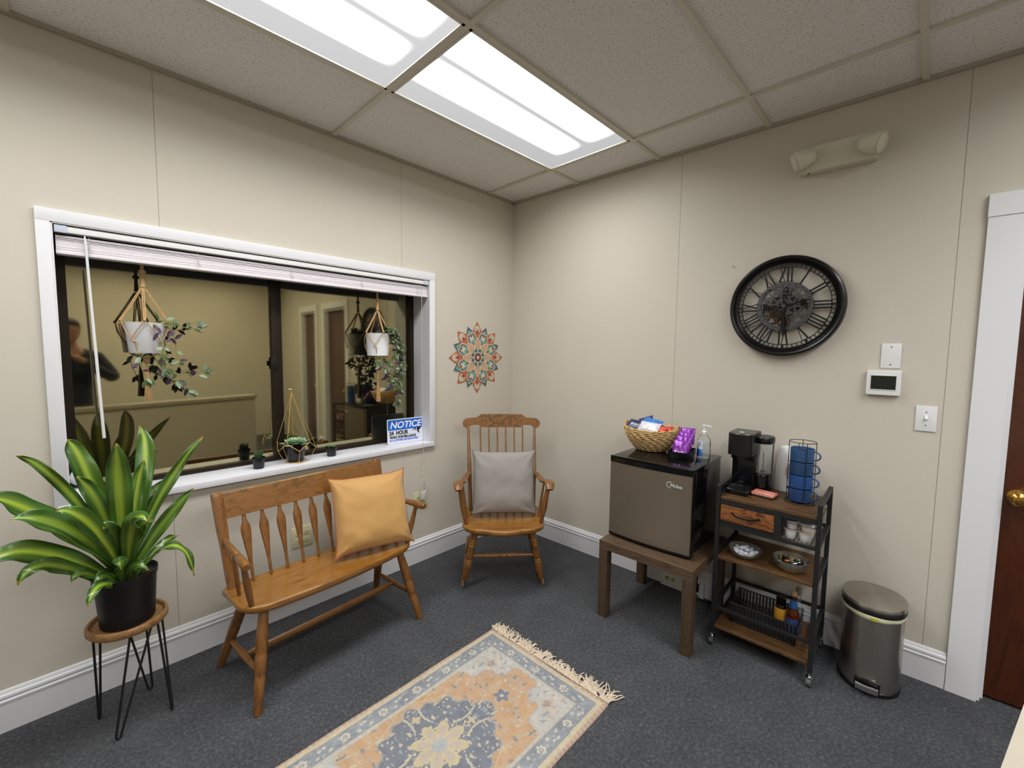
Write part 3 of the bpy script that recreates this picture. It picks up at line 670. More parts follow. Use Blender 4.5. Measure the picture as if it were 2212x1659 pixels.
m = MB(); m.cyl(FR(1.717, 0, 2.019), FR(1.717, .012, 2.021), .0018, seg=8); m.ball(FR(1.717, .0125, 2.021), .0035, 8)
tag(m.build('nail', M['chrome']), 'small nail in the wall left of the clock', 'nail')
# emergency light
E_ = thing('emergency_light', 'off white emergency light with two lamp heads high on the right wall', 'emergency light', FR(2.175, 0, 2.50), RZ)
M['em'] = pm('off_white_plastic', (.82, .80, .73), .45, var=.02)
m = MB(); m.b2(-.155, .155, -.058, 0, -.062, .060, bev=.006, seg=3); m.build('housing', M['em'], E_, angle=30)
m = MB(); m.cyl((-.115, -.03, -.0615), (-.115, -.03, -.0635), .006, seg=10); m.build('indicator', M['blackp'], E_)
M['emlens'] = pm('frosted_lamp_lens', (.80, .79, .72), .25, var=.05, vscale=40, bump=.5, bscale=120)
for sx, yaw in ((-1, -1.35), (1, 1.35)):
    hm = XT(sx*.135, -.090, -.004, 0, 0, yaw) @ Matrix.Rotation(.35, 4, 'X')
    m = MB(); m.rings([[hm @ Vector((math.cos(a)*r, y, math.sin(a)*r*.92)) for a in [2*PI*k/24 for k in range(24)]] for y, r in ((.055, .022), (.045, .036), (.02, .046), (-.015, .053), (-.026, .056), (-.030, .054))])
    h = m.build('lamp_head', M['em'], E_)
    m = MB(); m.rings([[hm @ Vector((math.cos(a)*r, y, math.sin(a)*r*.92)) for a in [2*PI*k/24 for k in range(24)]] for y, r in ((-.029, .050), (-.040, .049), (-.046, .038), (-.049, .015))]); m.build('lens', M['emlens'], h)

# clock
K = thing('wall_clock', 'large round black metal skeleton clock with roman numerals on the right wall', 'clock', FR(1.988, 0, 1.773), RZ)
def ringm(mb, prof, seg=96):
    """revolve (r, depth) profile about the wall normal"""
    mb.rings([[Vector((math.sin(2*PI*k/seg)*r, -d, math.cos(2*PI*k/seg)*r)) for r, d in prof] for k in range(seg)], closed=True)
m = MB(); ringm(m, [(.262, .004), (.266, .012), (.266, .040), (.262, .050), (.254, .055), (.246, .052), (.240, .042), (.232, .030), (.226, .026), (.226, .020), (.238, .016), (.248, .004)]); m.build('outer_rim', M['clock'], K, angle=35)
m = MB(); ringm(m, [(.226, .030), (.226, .024), (.221, .024), (.221, .030)]); ringm(m, [(.207, .030), (.207, .024), (.203, .024), (.203, .030)])
for k in range(60):
    a = 2*PI*k/60; r0, r1 = .206, .222
    m.box((math.sin(a)*.214, -.027, math.cos(a)*.214), (.0045 if k % 5 else .012, .005, .017), Matrix.Rotation(a, 4, 'Y'))
m.build('minute_track', M['clock'], K, angle=35)
m = MB(); ringm(m, [(.130, .034), (.130, .022), (.108, .022), (.108, .034)]); 
for k in range(24): a = 2*PI*(k+.5)/24; m.ball((math.sin(a)*.119, -.035, math.cos(a)*.119), .0035, 8, rings=5)
m.build('inner_ring', M['clock2'], K, angle=35)
NUM = ['XII', 'I', 'II', 'III', 'IIII', 'V', 'VI', 'VII', 'VIII', 'IX', 'X', 'XI']
for h_, s_ in enumerate(NUM):
    a = 2*PI*h_/12; Rm = Matrix.Rotation(a, 4, 'Y'); m = MB()
    wd = {'I': .017, 'V': .034, 'X': .034}; tot = sum(wd[c] for c in s_); x = -tot/2
    r0, r1 = .129, .205; rm = (r0+r1)/2; ln = r1-r0
    for c in s_:
        cx = x+wd[c]/2; x += wd[c]
        bars = {'I': [(0, 0, .0075)], 'V': [(-.0075, -.18, .0080), (.0080, .18, .0035)], 'X': [(0, .32, .0085), (0, -.32, .0035)]}[c]
        for dx, tilt, bw in bars:
            q = Rm @ Vector((cx+dx, -.027, rm)); m.box(q, (bw, .006, ln/math.cos(tilt)), Rm @ Matrix.Rotation(tilt, 4, 'Y'))
        q = Rm @ Vector((cx, -.027, r1-.002)); m.box(q, (wd[c]*.85, .006, .0035), Rm); q = Rm @ Vector((cx, -.027, r0+.002)); m.box(q, (wd[c]*.85, .006, .0035), Rm)
    m.build('numeral', M['clock'], K, angle=0)
def gear(mb, cx, cz, r, d, n, spokes=5, th=.006, hole=.55):
    pr = []
    for k in range(n*4):
        a = 2*PI*k/(n*4); rr = r*(1.0 if k % 4 in (0, 1) else .90); pr.append((cx+math.sin(a)*rr, cz+math.cos(a)*rr))
    N_ = len(pr); inn = [(cx+math.sin(2*PI*k/N_)*r*.76, cz+math.cos(2*PI*k/N_)*r*.76) for k in range(N_)]
    mb.rings([[Vector((pr[k][0], -d, pr[k][1])), Vector((pr[k][0], -d-th, pr[k][1])), Vector((inn[k][0], -d-th, inn[k][1])), Vector((inn[k][0], -d, inn[k][1]))] for k in range(N_)], closed=True)
    for s in range(spokes):
        a = 2*PI*s/spokes+r*30; mb.box((cx+math.sin(a)*r*.42, -d-th/2, cz+math.cos(a)*r*.42), (r*.13, th*.9, r*.8), Matrix.Rotation(a, 4, 'Y'))
    mb.cyl((cx, -d+.004, cz), (cx, -d-th*1.6, cz), r*.2, seg=12)
for cx, cz, r, d, n, mt, sp in ((0, 0, .068, .018, 30, 'clock', 8), (-.056, .050, .048, .028, 24, 'clock2', 6), (.058, .052, .049, .024, 24, 'clock2', 6), (-.058, -.046, .052, .024, 26, 'clock3', 6), (.056, -.044, .051, .030, 26, 'clock2', 7), (.0, -.080, .033, .034, 18, 'clock3', 5), (.005, .086, .026, .036, 14, 'clock2', 5), (-.004, .006, .030, .036, 18, 'clock2', 5), (-.092, .0, .020, .030, 14, 'clock', 4), (.094, .0, .020, .030, 14, 'clock3', 4)):
    m = MB(); gear(m, cx, cz, r, d, n, sp); m.build('gear', M[mt], K, angle=25)
m = MB(); m.box((0, -.020, .0), (.205, .006, .030), bev=.001); m.box((0, -.020, 0), (.028, .006, .205), bev=.001); m.cyl((0, -.001, 0), (0, -.045, 0), .012); m.build('back_bracket', M['clock'], K, angle=25)
def hand(ang, ln, wd, d):
    mb = MB(); P_ = [(-wd*.35, -.03), (-wd*.25, 0), (-wd*.4, ln*.55), (-wd*1.3, ln*.70), (-wd*.5, ln*.82), (0, ln), (wd*.5, ln*.82), (wd*1.3, ln*.70), (wd*.4, ln*.55), (wd*.25, 0), (wd*.35, -.03)]
    mb.prism([(x, y) for x, y in P_], .002, Matrix.Translation((0, -d, 0)) @ Matrix.Rotation(ang, 4, 'Y') @ Matrix.Rotation(PI/2, 4, 'X')); return mb
hand(math.radians(76), .125, .010, .046).build('hour_hand', M['gloss'], K, angle=0)
hand(math.radians(178), .175, .009, .050).build('minute_hand', M['gloss'], K, angle=0)
m = MB(); m.cyl((0, -.044, 0), (0, -.056, 0), .009); m.build('hand_cap', M['clock2'], K)

# mandala wall decal: layered petals a fraction of a millimetre apart
DM = thing('wall_decal', 'orange and teal flower mandala decal beside the window', 'wall decal', (-.405, -.0012, 1.465))
DC = {k: pm('decal_'+k, c, .7, var=.04, vscale=60) for k, c in dict(coral='b96a50', cream='cfc4a4', teal='76968f', navy='48606f', red='8f4538', peach='cc9f7c', mint='90ab9b', maroon='683234').items()}
DK = list(DC); dm = MB()
lay = [0]
def petal(ang, r0, r1, w, col, peak=.5, shape=1.0, tip=1.0):
    """pointed petal from r0 to r1, half width w"""
    n = 10; L_ = []; R_ = []
    for i in range(n+1):
        t = i/n; rr = r0+(r1-r0)*t
        x = w*(math.sin(PI*min(1, t/peak)*.5) if t < peak else math.cos(PI*.5*((t-peak)/(1-peak))**shape)**tip)
        x = max(x, .0001); L_.append((-x, rr)); R_.append((x, rr))
    poly = R_+L_[::-1]; lay[0] += 1; y = -.00004*lay[0]-.0004
    dm.mi = DK.index(col); c, s = math.cos(ang), math.sin(ang)
    vs = [dm.bm.verts.new((x*c+z*s, y, -x*s+z*c)) for x, z in poly]; f = dm.bm.faces.new(vs); f.material_index = dm.mi
def disc(r, col, cz=0, ang=0, sx=1):
    lay[0] += 1; dm.mi = DK.index(col); c, s = math.cos(ang), math.sin(ang); y = -.00004*lay[0]-.0004
    vs = []
    for k in range(28):
        x, z = math.cos(2*PI*k/28)*r*sx, cz+math.sin(2*PI*k/28)*r; vs.append(dm.bm.verts.new((x*c+z*s, y, -x*s+z*c)))
    f = dm.bm.faces.new(vs); f.material_index = dm.mi
for k in range(16):
    if k % 2: a = 2*PI*k/16; petal(a, .10, .262, .046, 'cream', .55, .8); petal(a, .10, .255, .041, 'navy', .55, .8); petal(a, .10, .225, .037, 'mint', .6); petal(a, .10, .212, .028, 'teal', .6)
for k in range(8):
    a = 2*PI*k/8; petal(a, .12, .280, .050, 'coral', .42, .8); disc(.0035, 'maroon', .262, a); disc(.030, 'cream', .218, a, .9)
    for q in range(-2, 3): petal(a+q*.045, .205, .242-abs(q)*.006, .0022, 'teal')
    disc(.014, 'red', .198, a)
for k in range(16):
    if k % 2:
        a = 2*PI*k/16
        for q in (-1, 1): petal(a+q*.115, .08, .205, .030, 'cream', .62, 1, .6); petal(a+q*.115, .08, .197, .023, 'navy', .62, 1, .6); petal(a+q*.13, .08, .185, .014, 'teal', .6, 1, .7); petal(a+q*.06, .08, .165, .010, 'mint', .6)
        petal(a, .08, .200, .018, 'cream', .7); petal(a, .165, .196, .010, 'red', .5); petal(a, .08, .150, .015, 'teal', .6); petal(a, .08, .13, .006, 'cream', .6)
for k in range(8):
    a = 2*PI*k/8; petal(a+PI/8, .04, .125, .022, 'navy', .5)
for k in range(8):
    a = 2*PI*k/8; petal(a, .03, .158, .037, 'cream', .5, .9); petal(a, .035, .150, .031, 'peach', .5, .9); petal(a, .035, .105, .013, 'coral', .5); petal(a, .035, .112, .009, 'mint', .6); disc(.003, 'maroon', .135, a)
for k in range(16): petal(2*PI*k/16, .03, .082, .010, 'cream', .6, 1, .6)
for k in range(8): a = 2*PI*(k)/8; petal(a+PI/8, .03, .072, .010, 'navy', .6, 1, .6); petal(a, .03, .074, .010, 'teal', .6, 1, .6); petal(a, .03, .062, .0035, 'cream', .6)
disc(.042, 'cream'); disc(.035, 'maroon'); 
for k in range(16): petal(2*PI*k/16, .020, .034, .0022, 'red')
disc(.015, 'cream'); disc(.006, 'teal'); disc(.002, 'maroon')
dm.build('decal', [DC[k] for k in DK], DM, angle=0, fix=False)

# ---------------------------------------------------------------- coffee cart (front at off .42)
KC = thing('coffee_cart', 'black metal rolling cart with brown shelves beside the mini fridge', 'cart', FR(2.030, .232, 0), RZ)
hw, hd = .212, .182; Fy, By = -hd, hd
for sx in (-1, 1):
    for y, zt in ((Fy, .850), (By, .850)):
        m = MB(); m.b2(sx*hw-.0095, sx*hw+.0095, y-.0095, y+.0095, .062, zt-(.012), bev=.001, seg=1); m.build('post', M['black'], KC, angle=25)
    for z, hh in ((.841, .018), (.652, .014), (.480, .014), (.205, .014), (.100, .016)):
        m = MB(); m.b2(sx*hw-.009, sx*hw+.009, Fy-(.010 if z > .8 else -.0095), By+(.010 if z > .8 else -.0095), z-hh/2, z+hh/2, bev=.001, seg=1); m.build('side_rail', M['black'], KC, angle=25)
for nm, z0, z1, mat in (('front_rail', .756, .779, 'black'), ('front_rail', .638, .650, 'black'), ('front_rail', .198, .210, 'black')):
    m = MB(); m.b2(-hw+.0095, hw-.0095, Fy-.006, Fy+.008, z0, z1); m.build(nm, M[mat], KC, angle=0)
for z0, z1 in ((.756, .779), (.638, .652), (.198, .212)):
    m = MB(); m.b2(-hw+.0095, hw-.0095, By-.007, By+.007, z0, z1); m.build('back_rail', M['black'], KC, angle=0)
for z in (.7795, .466, .094):
    m = MB(); m.b2(-hw+.0098, hw-.0098, Fy+(-.0055 if z < .7 else -.004), By-.0098, z, z+.015, bev=.001, seg=1); m.build('shelf', M['rustic'], KC, angle=25)
m = MB(); m.b2(.040, .066, Fy-.006, Fy+.01, .650, .756); m.b2(-hw+.0095, .055, Fy-.0, Fy+.012, .650, .672); m.b2(.052, .058, Fy+.012, By-.01, .650, .756); m.b2(-hw+.0095, .055, Fy+.012, By-.01, .648, .654); m.b2(-hw+.0095, .055, By-.014, By-.008, .654, .756); m.b2(-hw+.010, -hw+.014, Fy+.012, By-.01, .654, .756); m.build('drawer_case', M['black'], KC, angle=0)
m = MB(); m.b2(-hw+.0135, .0385, Fy-.007, Fy+.008, .6725, .7535, bev=.001); m.b2(-hw+.02, .034, Fy+.008, By-.03, .676, .735); dw = m.build('drawer', M['drawer'], KC, angle=25)
m = MB(); cx = -.083; hp = []
for i in range(15): t = -1+2*i/14; hp.append((cx+t*.062, Fy-.008-.020*(1-abs(t)**3.0), .722-.010*(1-t*t)))
m.tube(hp, [.0035]+[.0042]*13+[.0035], 8, flat=(1, 1.5)); m.build('handle', pm('dark_pewter', (.28, .25, .22), .28, .9), dw)
# wire bay right of the drawer
m = MB()
for z in (.735, .654):
    m.tube([(.062, Fy+.004, z), (hw-.012, Fy+.004, z), (hw-.012, By-.012, z), (.062, By-.012, z)], .002, 6, closed=True)
for k in range(9): x = .068+.0165*k; m.tube([(x, Fy+.004, .654), (x, By-.012, .654)], .0015, 5)
m.build('wire_bay', M['black'], KC)
for sx in (-1, 1):
    for y in (Fy, By):
        m = MB(); m.cyl((sx*hw, y, .046), (sx*hw, y, .064), .007); m.b2(sx*hw-.012, sx*hw+.012, y-.016, y+.014, .040, .047, bev=.002)
        for q in (-1, 1): m.b2(sx*hw+q*.0125-.0015, sx*hw+q*.0125+.0015, y-.016, y+.006, .014, .046, bev=.001)
        c = m.build('caster', M['chrome'], KC); m = MB(); m.cyl((sx*hw-.010, y-.004, .0205), (sx*hw+.010, y-.004, .0205), .0205, seg=24); m.build('wheel', pm('grey_rubber', (.30, .31, .31), .5), c)

TOPZ = .795
def onR(t, off, z): return FR(t, off, z)
# coffee maker
CM = thing('coffee_maker', 'black single cup coffee maker with clear water tank on the cart top', 'coffee maker', FR(1.872, .215, TOPZ), RZ)
m = MB(); m.b2(-.062, .062, -.135, .10, .0, .030, bev=.012, seg=3); m.b2(-.052, .058, .0, .10, .028, .20, bev=.006); m.b2(-.055, .058, -.02, .10, .16, .225, bev=.010); m.build('body', M['gloss'], CM, angle=35)
m = MB(); m.rings([[Vector((x, y, z)) for x, y in [(.060, .095), (-.060, .095)]+[(-.060*math.cos(a), -.055-.045*math.sin(a)) for a in [PI*k/14 for k in range(15)]]] for z in (.195, .201, .300, .306)]); m.build('brew_head', M['blackp'], CM, angle=35)
m = MB(); m.rings([[Vector((x*k, -.01+(y+.01)*k, z)) for x, y in [(.058, .088), (-.058, .088)]+[(-.058*math.cos(a), -.055-.043*math.sin(a)) for a in [PI*k_/14 for k_ in range(15)]]] for z, k in ((.3062, 1), (.311, .97), (.312, .5), (.312, .1))]); m.build('lid', pm('grey_lid', (.30, .29, .27), .3, .4), CM, angle=35)
m = MB(); m.cyl((0, -.05, .312), (0, -.05, .315), .012); m.build('button', pm('pale_button', (.7, .8, .8), .3), CM)
m = MB(); m.rings([[Vector((math.cos(2*PI*k/24)*r*1.15, -.085+math.sin(2*PI*k/24)*r, z)) for k in range(24)] for z, r in ((.0305, .045), (.034, .045), (.034, .038), (.031, .037))]); m.build('drip_tray', M['blackp'], CM, angle=35)
m = MB(); m.lathe([(.044, .0), (.046, .01), (.046, .088), (.044, .092)], (.085, .055, 0), 28, sy=1.2); m.build('tank_base', M['gloss'], CM, angle=35)
m = MB(); m.lathe([(.043, .0925), (.044, .10), (.046, .255), (.044, .255), (.042, .10), (.0005, .097)], (.085, .055, 0), 28, sy=1.2, cap=False); tk = m.build('water_tank', M['clear'], CM, angle=35)
m = MB(); m.cyl((.085, .055, .098), (.085, .055, .20), .0022); m.cyl((.085, .055, .097), (.085, .055, .108), .012); m.build('tank_filter', M['blackp'], tk)
m = MB(); m.lathe([(.047, .256), (.049, .260), (.049, .285), (.046, .290), (.0005, .291)], (.085, .055, 0), 28, sy=1.2); m.build('tank_lid', M['blackp'], CM, angle=35)
# white appliance
WA = thing('white_dispenser', 'white rounded plastic dispenser behind the stacked blue mugs', 'dispenser', FR(2.072, .072, TOPZ), RZ)
m = MB(); m.rings([[Vector((max(-.072, min(.072, .088*math.cos(a)))*k, max(-.038, min(.038, .055*math.sin(a)))*k, z)) for a in [2*PI*i/28 for i in range(28)]] for z, k in ((0, .97), (.006, 1), (.10, .95), (.20, .86), (.222, .82), (.234, .72), (.238, .4))]); m.build('body', M['white'], WA, angle=50)
m = MB(); m.rings([[Vector((.010+math.cos(a)*.030*k, -.0375+(z_-.11)*.02-d, z_)) for a in [2*PI*i/20 for i in range(20)] for z_ in [.11+math.sin(a)*.050*k]] for k, d in ((1, -.002), (.97, .002), (.2, .001))]); m.build('recess', pm('warm_grey_plastic', (.62, .57, .55), .4), WA)
m = MB(); m.b2(-.012, .012, -.0395, -.036, .022, .034, bev=.0008, seg=1); m.build('badge', M['blackp'], WA)
# tea tins / card boxes
TB = thing('tea_box', 'flat salmon pink tea box with rounded corners in front of the coffee maker', 'box', FR(1.992, .268, TOPZ), RZ-.12)
def rr(w_, h_, r, n=5):
    o = []
    for cx, cy, a0 in ((w_-r, h_-r, 0), (-w_+r, h_-r, 90), (-w_+r, -h_+r, 180), (w_-r, -h_+r, 270)):
        for i in range(n+1): a = math.radians(a0+90*i/n); o.append((cx+r*math.cos(a), cy+r*math.sin(a)))
    return o
def slab(w_, h_, r, lay_): 
    mb = MB(); mb.rings([[Vector((x*k, y*k, z)) for x, y in rr(w_, h_, r)] for z, k in lay_]); return mb
slab(.052, .040, .008, ((.0, .98), (.002, 1), (.009, 1), (.010, .99))).build('base', pm('dark_card', (.16, .12, .10), .5), TB, angle=35)
slab(.052, .040, .008, ((.0102, .99), (.011, 1.0), (.014, 1.0), (.0145, .99))).build('rim', pm('pale_gold_tin', (.75, .66, .52), .35, .5), TB, angle=35)
slab(.051, .039, .008, ((.0147, .99), (.019, 1.0), (.020, .985))).build('lid', ramp_mat('salmon_card_print', [(.35, 'c4564c'), (.5, 'd97c6a'), (.6, 'e6a48f'), (.75, 'c98a80')], .45, 18, (1, 2.5, 1)), TB, angle=35)
m = MB()
for k in range(7): m.b2(-.022+k*.0085, -.0165+k*.0085, -.026, -.014, .0202, .0206)
m.b2(-.010, .034, .008, .014, .0202, .0206)
m.build('print', pm('white_print', (.85, .8, .78), .5), TB, angle=0)
# mug rack and four mugs
MR = thing('mug_rack', 'black wire rack holding four stacked blue mugs', 'mug rack', FR(2.138, .240, TOPZ), RZ)
m = MB(); rr_ = .0555
def circ(r, z, n=40, a0=0, a1=2*PI): return [(math.cos(a0+(a1-a0)*i/(n if a1-a0 < 6.2 else n))*r, math.sin(a0+(a1-a0)*i/n)*r, z) for i in range(n)]
m.tube(circ(rr_, .300), .0018, 6, closed=True)
for a in (-2.9, -1.1, .2, 1.7):
    m.tube([(math.cos(a)*rr_, math.sin(a)*rr_, .300), (math.cos(a)*rr_, math.sin(a)*rr_, .008)], .0018, 6)
m.tube([(math.cos(-1.1)*rr_*1.02, math.sin(-1.1)*rr_*1.02, .272), (math.cos(-1.7)*rr_*1.02, math.sin(-1.7)*rr_*1.02, .272), (math.cos(-1.7)*rr_*1.02, math.sin(-1.7)*rr_*1.02, .300)], .0018, 6)
m.tube(circ(.062, .004), .0022, 6, closed=True); m.tube([(-.062, 0, .004), (.062, 0, .004)], .002, 6); m.tube([(0, -.062, .004), (0, .062, .004)], .002, 6)
m.build('wire_frame', M['black'], MR)
MUGC = [('bright blue mug at the top of the stack in the wire rack', '35557f'), ('dark blue mug second from the top of the wire rack', '28466b'), ('blue mug with pale rim third from the top of the wire rack', '2a4f88'), ('deep blue mug at the bottom of the stack in the wire rack', '26436f')]
for i, (lb, col) in enumerate(MUGC):
    z = TOPZ+.007+.0655*(3-i); MG = thing('mug', lb, 'mug', FR(2.138, .240, z), RZ-.15, 'stacked blue mugs in the wire rack')
    mt = pm('blue_glaze_%s' % 'abcd'[i], col, .32, var=.15, vscale=25, bump=.5, bscale=70)
    m = MB(); m.lathe([(.0005, .003), (.034, .001), (.0480, .003), (.0492, .006), (.0498, .058), (.0504, .063), (.0498, .0648), (.0475, .063), (.0465, .014), (.040, .008), (.0005, .007)], seg=32, cap=False); m.build('body', mt, MG, angle=50)
    m = MB(); m.tube([(.0485+.027*math.sin(a)*1.0, 0, .034-.021*math.cos(a)) for a in [PI*k/14 for k in range(15)]], .0046, 8, flat=(1.2, .8)); m.build('handle', mt, MG)
# portion cups in the wire bay
cupm = pm('white_portion_cup', (.86, .86, .87), .4)
LIDC = [pm('cup_lid_rose', 'b5938f', .3, .1), pm('cup_lid_tan', 'b39a74', .3, .1)]
CZ = .6565; n = 0
where = ['front left', 'front right', 'back left', 'back right']
for lv in (0, 1):
    for ky in (0, 1):
        for kx in (0, 1):
            U = thing('portion_cup', 'white portion cup with foil lid, %s of the %s layer beside the drawer' % (where[ky*2+kx], ('lower', 'upper')[lv]), 'cup', FR(2.030+.098+kx*.060+lv*.003, .232+.140-ky*.062-(.012 if lv else 0), CZ+lv*.0425), RZ, 'portion cups in the cart wire bay')
            m = MB(); m.lathe([(.0005, .0), (.0200, .0), (.0215, .002), (.0255, .0375), (.0290, .0385), (.0290, .040)], seg=24); m.build('cup', cupm, U, angle=40)
            m = MB(); m.lathe([(.0288, .0402), (.0288, .0411), (.0005, .0414)], seg=24); m.build('lid', LIDC[(kx+lv) % 2], U)
# two glass bowls with sweets
def bowl(label, t, off, r, h, ry=1.0):
    B = thing('glass_bowl', label, 'bowl', FR(t, off, .4815), RZ, 'glass bowls on the middle shelf')
    m = MB(); m.lathe([(.0005, .001), (r*.62, .0), (r*.70, .004), (r*.90, h*.55), (r*.99, h*.95), (r, h), (r*.965, h), (r*.87, h*.58), (r*.66, .010), (.0005, .008)], seg=36, sy=ry, cap=False); m.build('bowl', M['glass'], B, angle=50)
    m = MB(); m.lathe([(r*.71, .007), (r*.86, h*.42), (r*.92, h*.56), (r*.925, h*.56), (r*.875, h*.42), (r*.72, .006)], seg=36, sy=ry); m.build('band', MATS.setdefault('amber_glass_band', clear_mat('amber_glass_band', (.80, .68, .48, 1), (.58, .44, .26, 1), .35)), B, angle=50)
    return B
bowl('shallow glass bowl full of white wrapped mints on the middle shelf', 1.932, .330, .076, .044)
bowl('deeper glass bowl of foil wrapped candies on the middle shelf', 2.130, .322, .076, .054)
mm = pm('white_mint_wrap', (.80, .80, .84), .25, var=.1, vscale=60, bump=.6, bscale=200)
R2 = random.Random(5)
def place(a, k):
    d = ['right', 'front right', 'front', 'front left', 'left', 'back left', 'back', 'back right'][int(((a % (2*PI))/(PI/4))+.5) % 8]
    return 'at the very centre' if k == 0 else ('near the centre toward the %s' % d if k < 7 else 'halfway out at the %s' % d if k < 12 else 'at the %s rim' % d)
for k in range(16):
    a = k*2.4; rad = .0152*math.sqrt(k)*.98; lv = 0 if k > 3 else 1
    t, off, z = 1.932+math.cos(a)*rad*.9, .330+math.sin(a)*rad*.9, .4815+.036+lv*.010-rad*.10
    o = MB().ball((0, 0, 0), .0120, 12, (1.15, 1, .72)).build('mint', mm)
    o.location = FR(t, off, z); o.rotation_euler = (R2.uniform(-.4, .4), R2.uniform(-.4, .4), R2.uniform(0, 6))
    tag(o, 'white wrapped mint %s of the shallow glass bowl' % place(a, k), 'candy', 'wrapped mints in the shallow bowl')
m = MB(); m.lathe([(.0005, .008), (.045, .008), (.053, .024), (.050, .028), (.0005, .032)], seg=24); f_ = m.build('mint_fill', mm); f_.location = FR(1.932, .330, .4815); tag(f_, 'lower heap of white wrapped mints filling the shallow bowl', 'candy', kind='stuff')
fc = [pm('foil_silver', (.75, .75, .74), .18, .9), pm('foil_orange', 'd88a3c', .3, .3), pm('foil_green', '47603a', .3, .4), pm('foil_dark', (.10, .09, .09), .25, .4), pm('foil_gold', 'c9b04c', .25, .7)]
fl = ['silver foil wrapped candy in the deeper glass bowl', 'orange wrapped candy in the deeper glass bowl', 'green wrapped candy in the deeper glass bowl', 'dark wrapped candy in the deeper glass bowl', 'gold foil wrapped candy in the deeper glass bowl']
for k in range(15):
    a = k*2.4; rad = .0150*math.sqrt(k)*1.0; ci = (0, 1, 4, 0, 3, 2, 3, 0, 3, 2, 0, 3, 4, 0, 3)[k]
    t, off, z = 2.130+math.cos(a)*rad, .322+math.sin(a)*rad, .4815+.040-rad*.12+R2.uniform(0, .004)
    m = MB(); m.ball((0, 0, 0), .0105, 8, (1.5, .9, .6), rings=6)
    for sx in (-1, 1): m.rings([[Vector((sx*xx, math.cos(b)*r, math.sin(b)*r*.35)) for b in [2*PI*i/8 for i in range(8)]] for xx, r in ((.012, .0018), (.019, .008))])
    o = m.build('candy', fc[ci], angle=20); o.location = FR(t, off, z); o.rotation_euler = (R2.uniform(-.5, .5), R2.uniform(-.5, .5), R2.uniform(0, 6)); tag(o, fl[ci].replace('in the', place(a, k)+' of the'), 'candy', 'wrapped candies in the deeper bowl')
m = MB(); m.lathe([(.0005, .008), (.044, .008), (.055, .030), (.050, .034), (.0005, .036)], seg=24); f_ = m.build('candy_fill', fc[3]); f_.location = FR(2.130, .322, .4815); tag(f_, 'lower heap of dark wrapped candies filling the deeper bowl', 'candy', kind='stuff')
# black wire basket on the bottom shelf with bottles
BK = thing('wire_basket', 'black woven wire basket on the bottom cart shelf', 'basket', FR(2.025, .245, .1095), RZ)
m = MB(); bw, bd, bh = .150, .095, .105
def rect(z, k=1.0): return [(-bw*k, -bd*k, z), (bw*k, -bd*k, z), (bw*k, bd*k, z), (-bw*k, bd*k, z)]
for i in range(14): m.tube(rect(.002+bh*i/13, .90+.10*i/13), .0016, 5, closed=True)
m.tube(rect(bh+.002, 1.0), .0034, 6, closed=True)
m.build('wire_weave', M['black'], BK)
sl = MB()
for sgn in (-1, 1):
    for k in range(19): x = -bw+2*bw*k/18; sl.box((x*.95, sgn*bd*.952, .053), (.008, .002, .104), Matrix.Rotation(-sgn*.09, 4, 'X'))
    for k in range(8): y = -bd+2*bd*k/7; sl.box((sgn*bw*.952, y*.95, .053), (.002, .008, .104), Matrix.Rotation(sgn*.14, 4, 'Y'))
sl.b2(-bw*.9, bw*.9, -bd*.9, bd*.9, .001, .003); sl.build('flat_staves', M['blackp'], BK, angle=0)
def bottle(name, label, t, off, prof, mat, extras, grp=None):
    B = thing(name, label, 'bottle', FR(t, off, .1135), RZ, grp); m = MB(); m.lathe(prof, seg=24); m.build('glass', mat, B, angle=40)
    for nm, pf, mt in extras: m = MB(); m.lathe(pf, seg=24); m.build(nm, mt, B, angle=40)
    return B
amber = pm('amber_liquor_glass', (.42, .17, .04), .06, var=.05, trans=.55, ior=1.45)
darkb = pm('dark_brown_glass', (.12, .055, .03), .08, trans=.25)
bottle('bottle', 'squat dark bottle with black cap and yellow label in the wire basket', 2.088, .235, [(.0005, 0), (.026, 0), (.028, .004), (.028, .115), (.020, .135), (.0005, .137)], darkb, [('cap', [(.021, .1372), (.022, .139), (.022, .170), (.019, .173), (.0005, .173)], M['gloss']), ('label', [(.0283, .062), (.0286, .063), (.0286, .118), (.0283, .119)], pm('yellow_label', 'c8922c', .5))])
bottle('bottle', 'amber bottle with blue neck label in the wire basket', 2.143, .250, [(.0005, 0), (.027, 0), (.029, .004), (.029, .105), (.024, .128), (.013, .148), (.0115, .205), (.0005, .206)], amber, [('neck_label', [(.0175, .146), (.0180, .147), (.0152, .185), (.0148, .185)], pm('blue_label', '2f64a0', .5)), ('stopper', [(.0118, .2062), (.014, .207), (.014, .226), (.012, .230), (.0005, .230)], pm('cork_stopper', 'a08a6a', .7)), ('label', [(.0293, .03), (.0296, .031), (.0296, .095), (.0293, .096)], pm('navy_label', '34407c', .5))])
bottle('bottle', 'clear bottle with olive seal behind the amber bottle', 2.155, .190, [(.0005, 0), (.022, 0), (.024, .004), (.024, .115), (.011, .150), (.010, .19), (.0005, .191)], M['clear'], [('cap', [(.011, .1912), (.0125, .192), (.0125, .225), (.0105, .228), (.0005, .228)], pm('olive_cap', '7a7358', .6))])

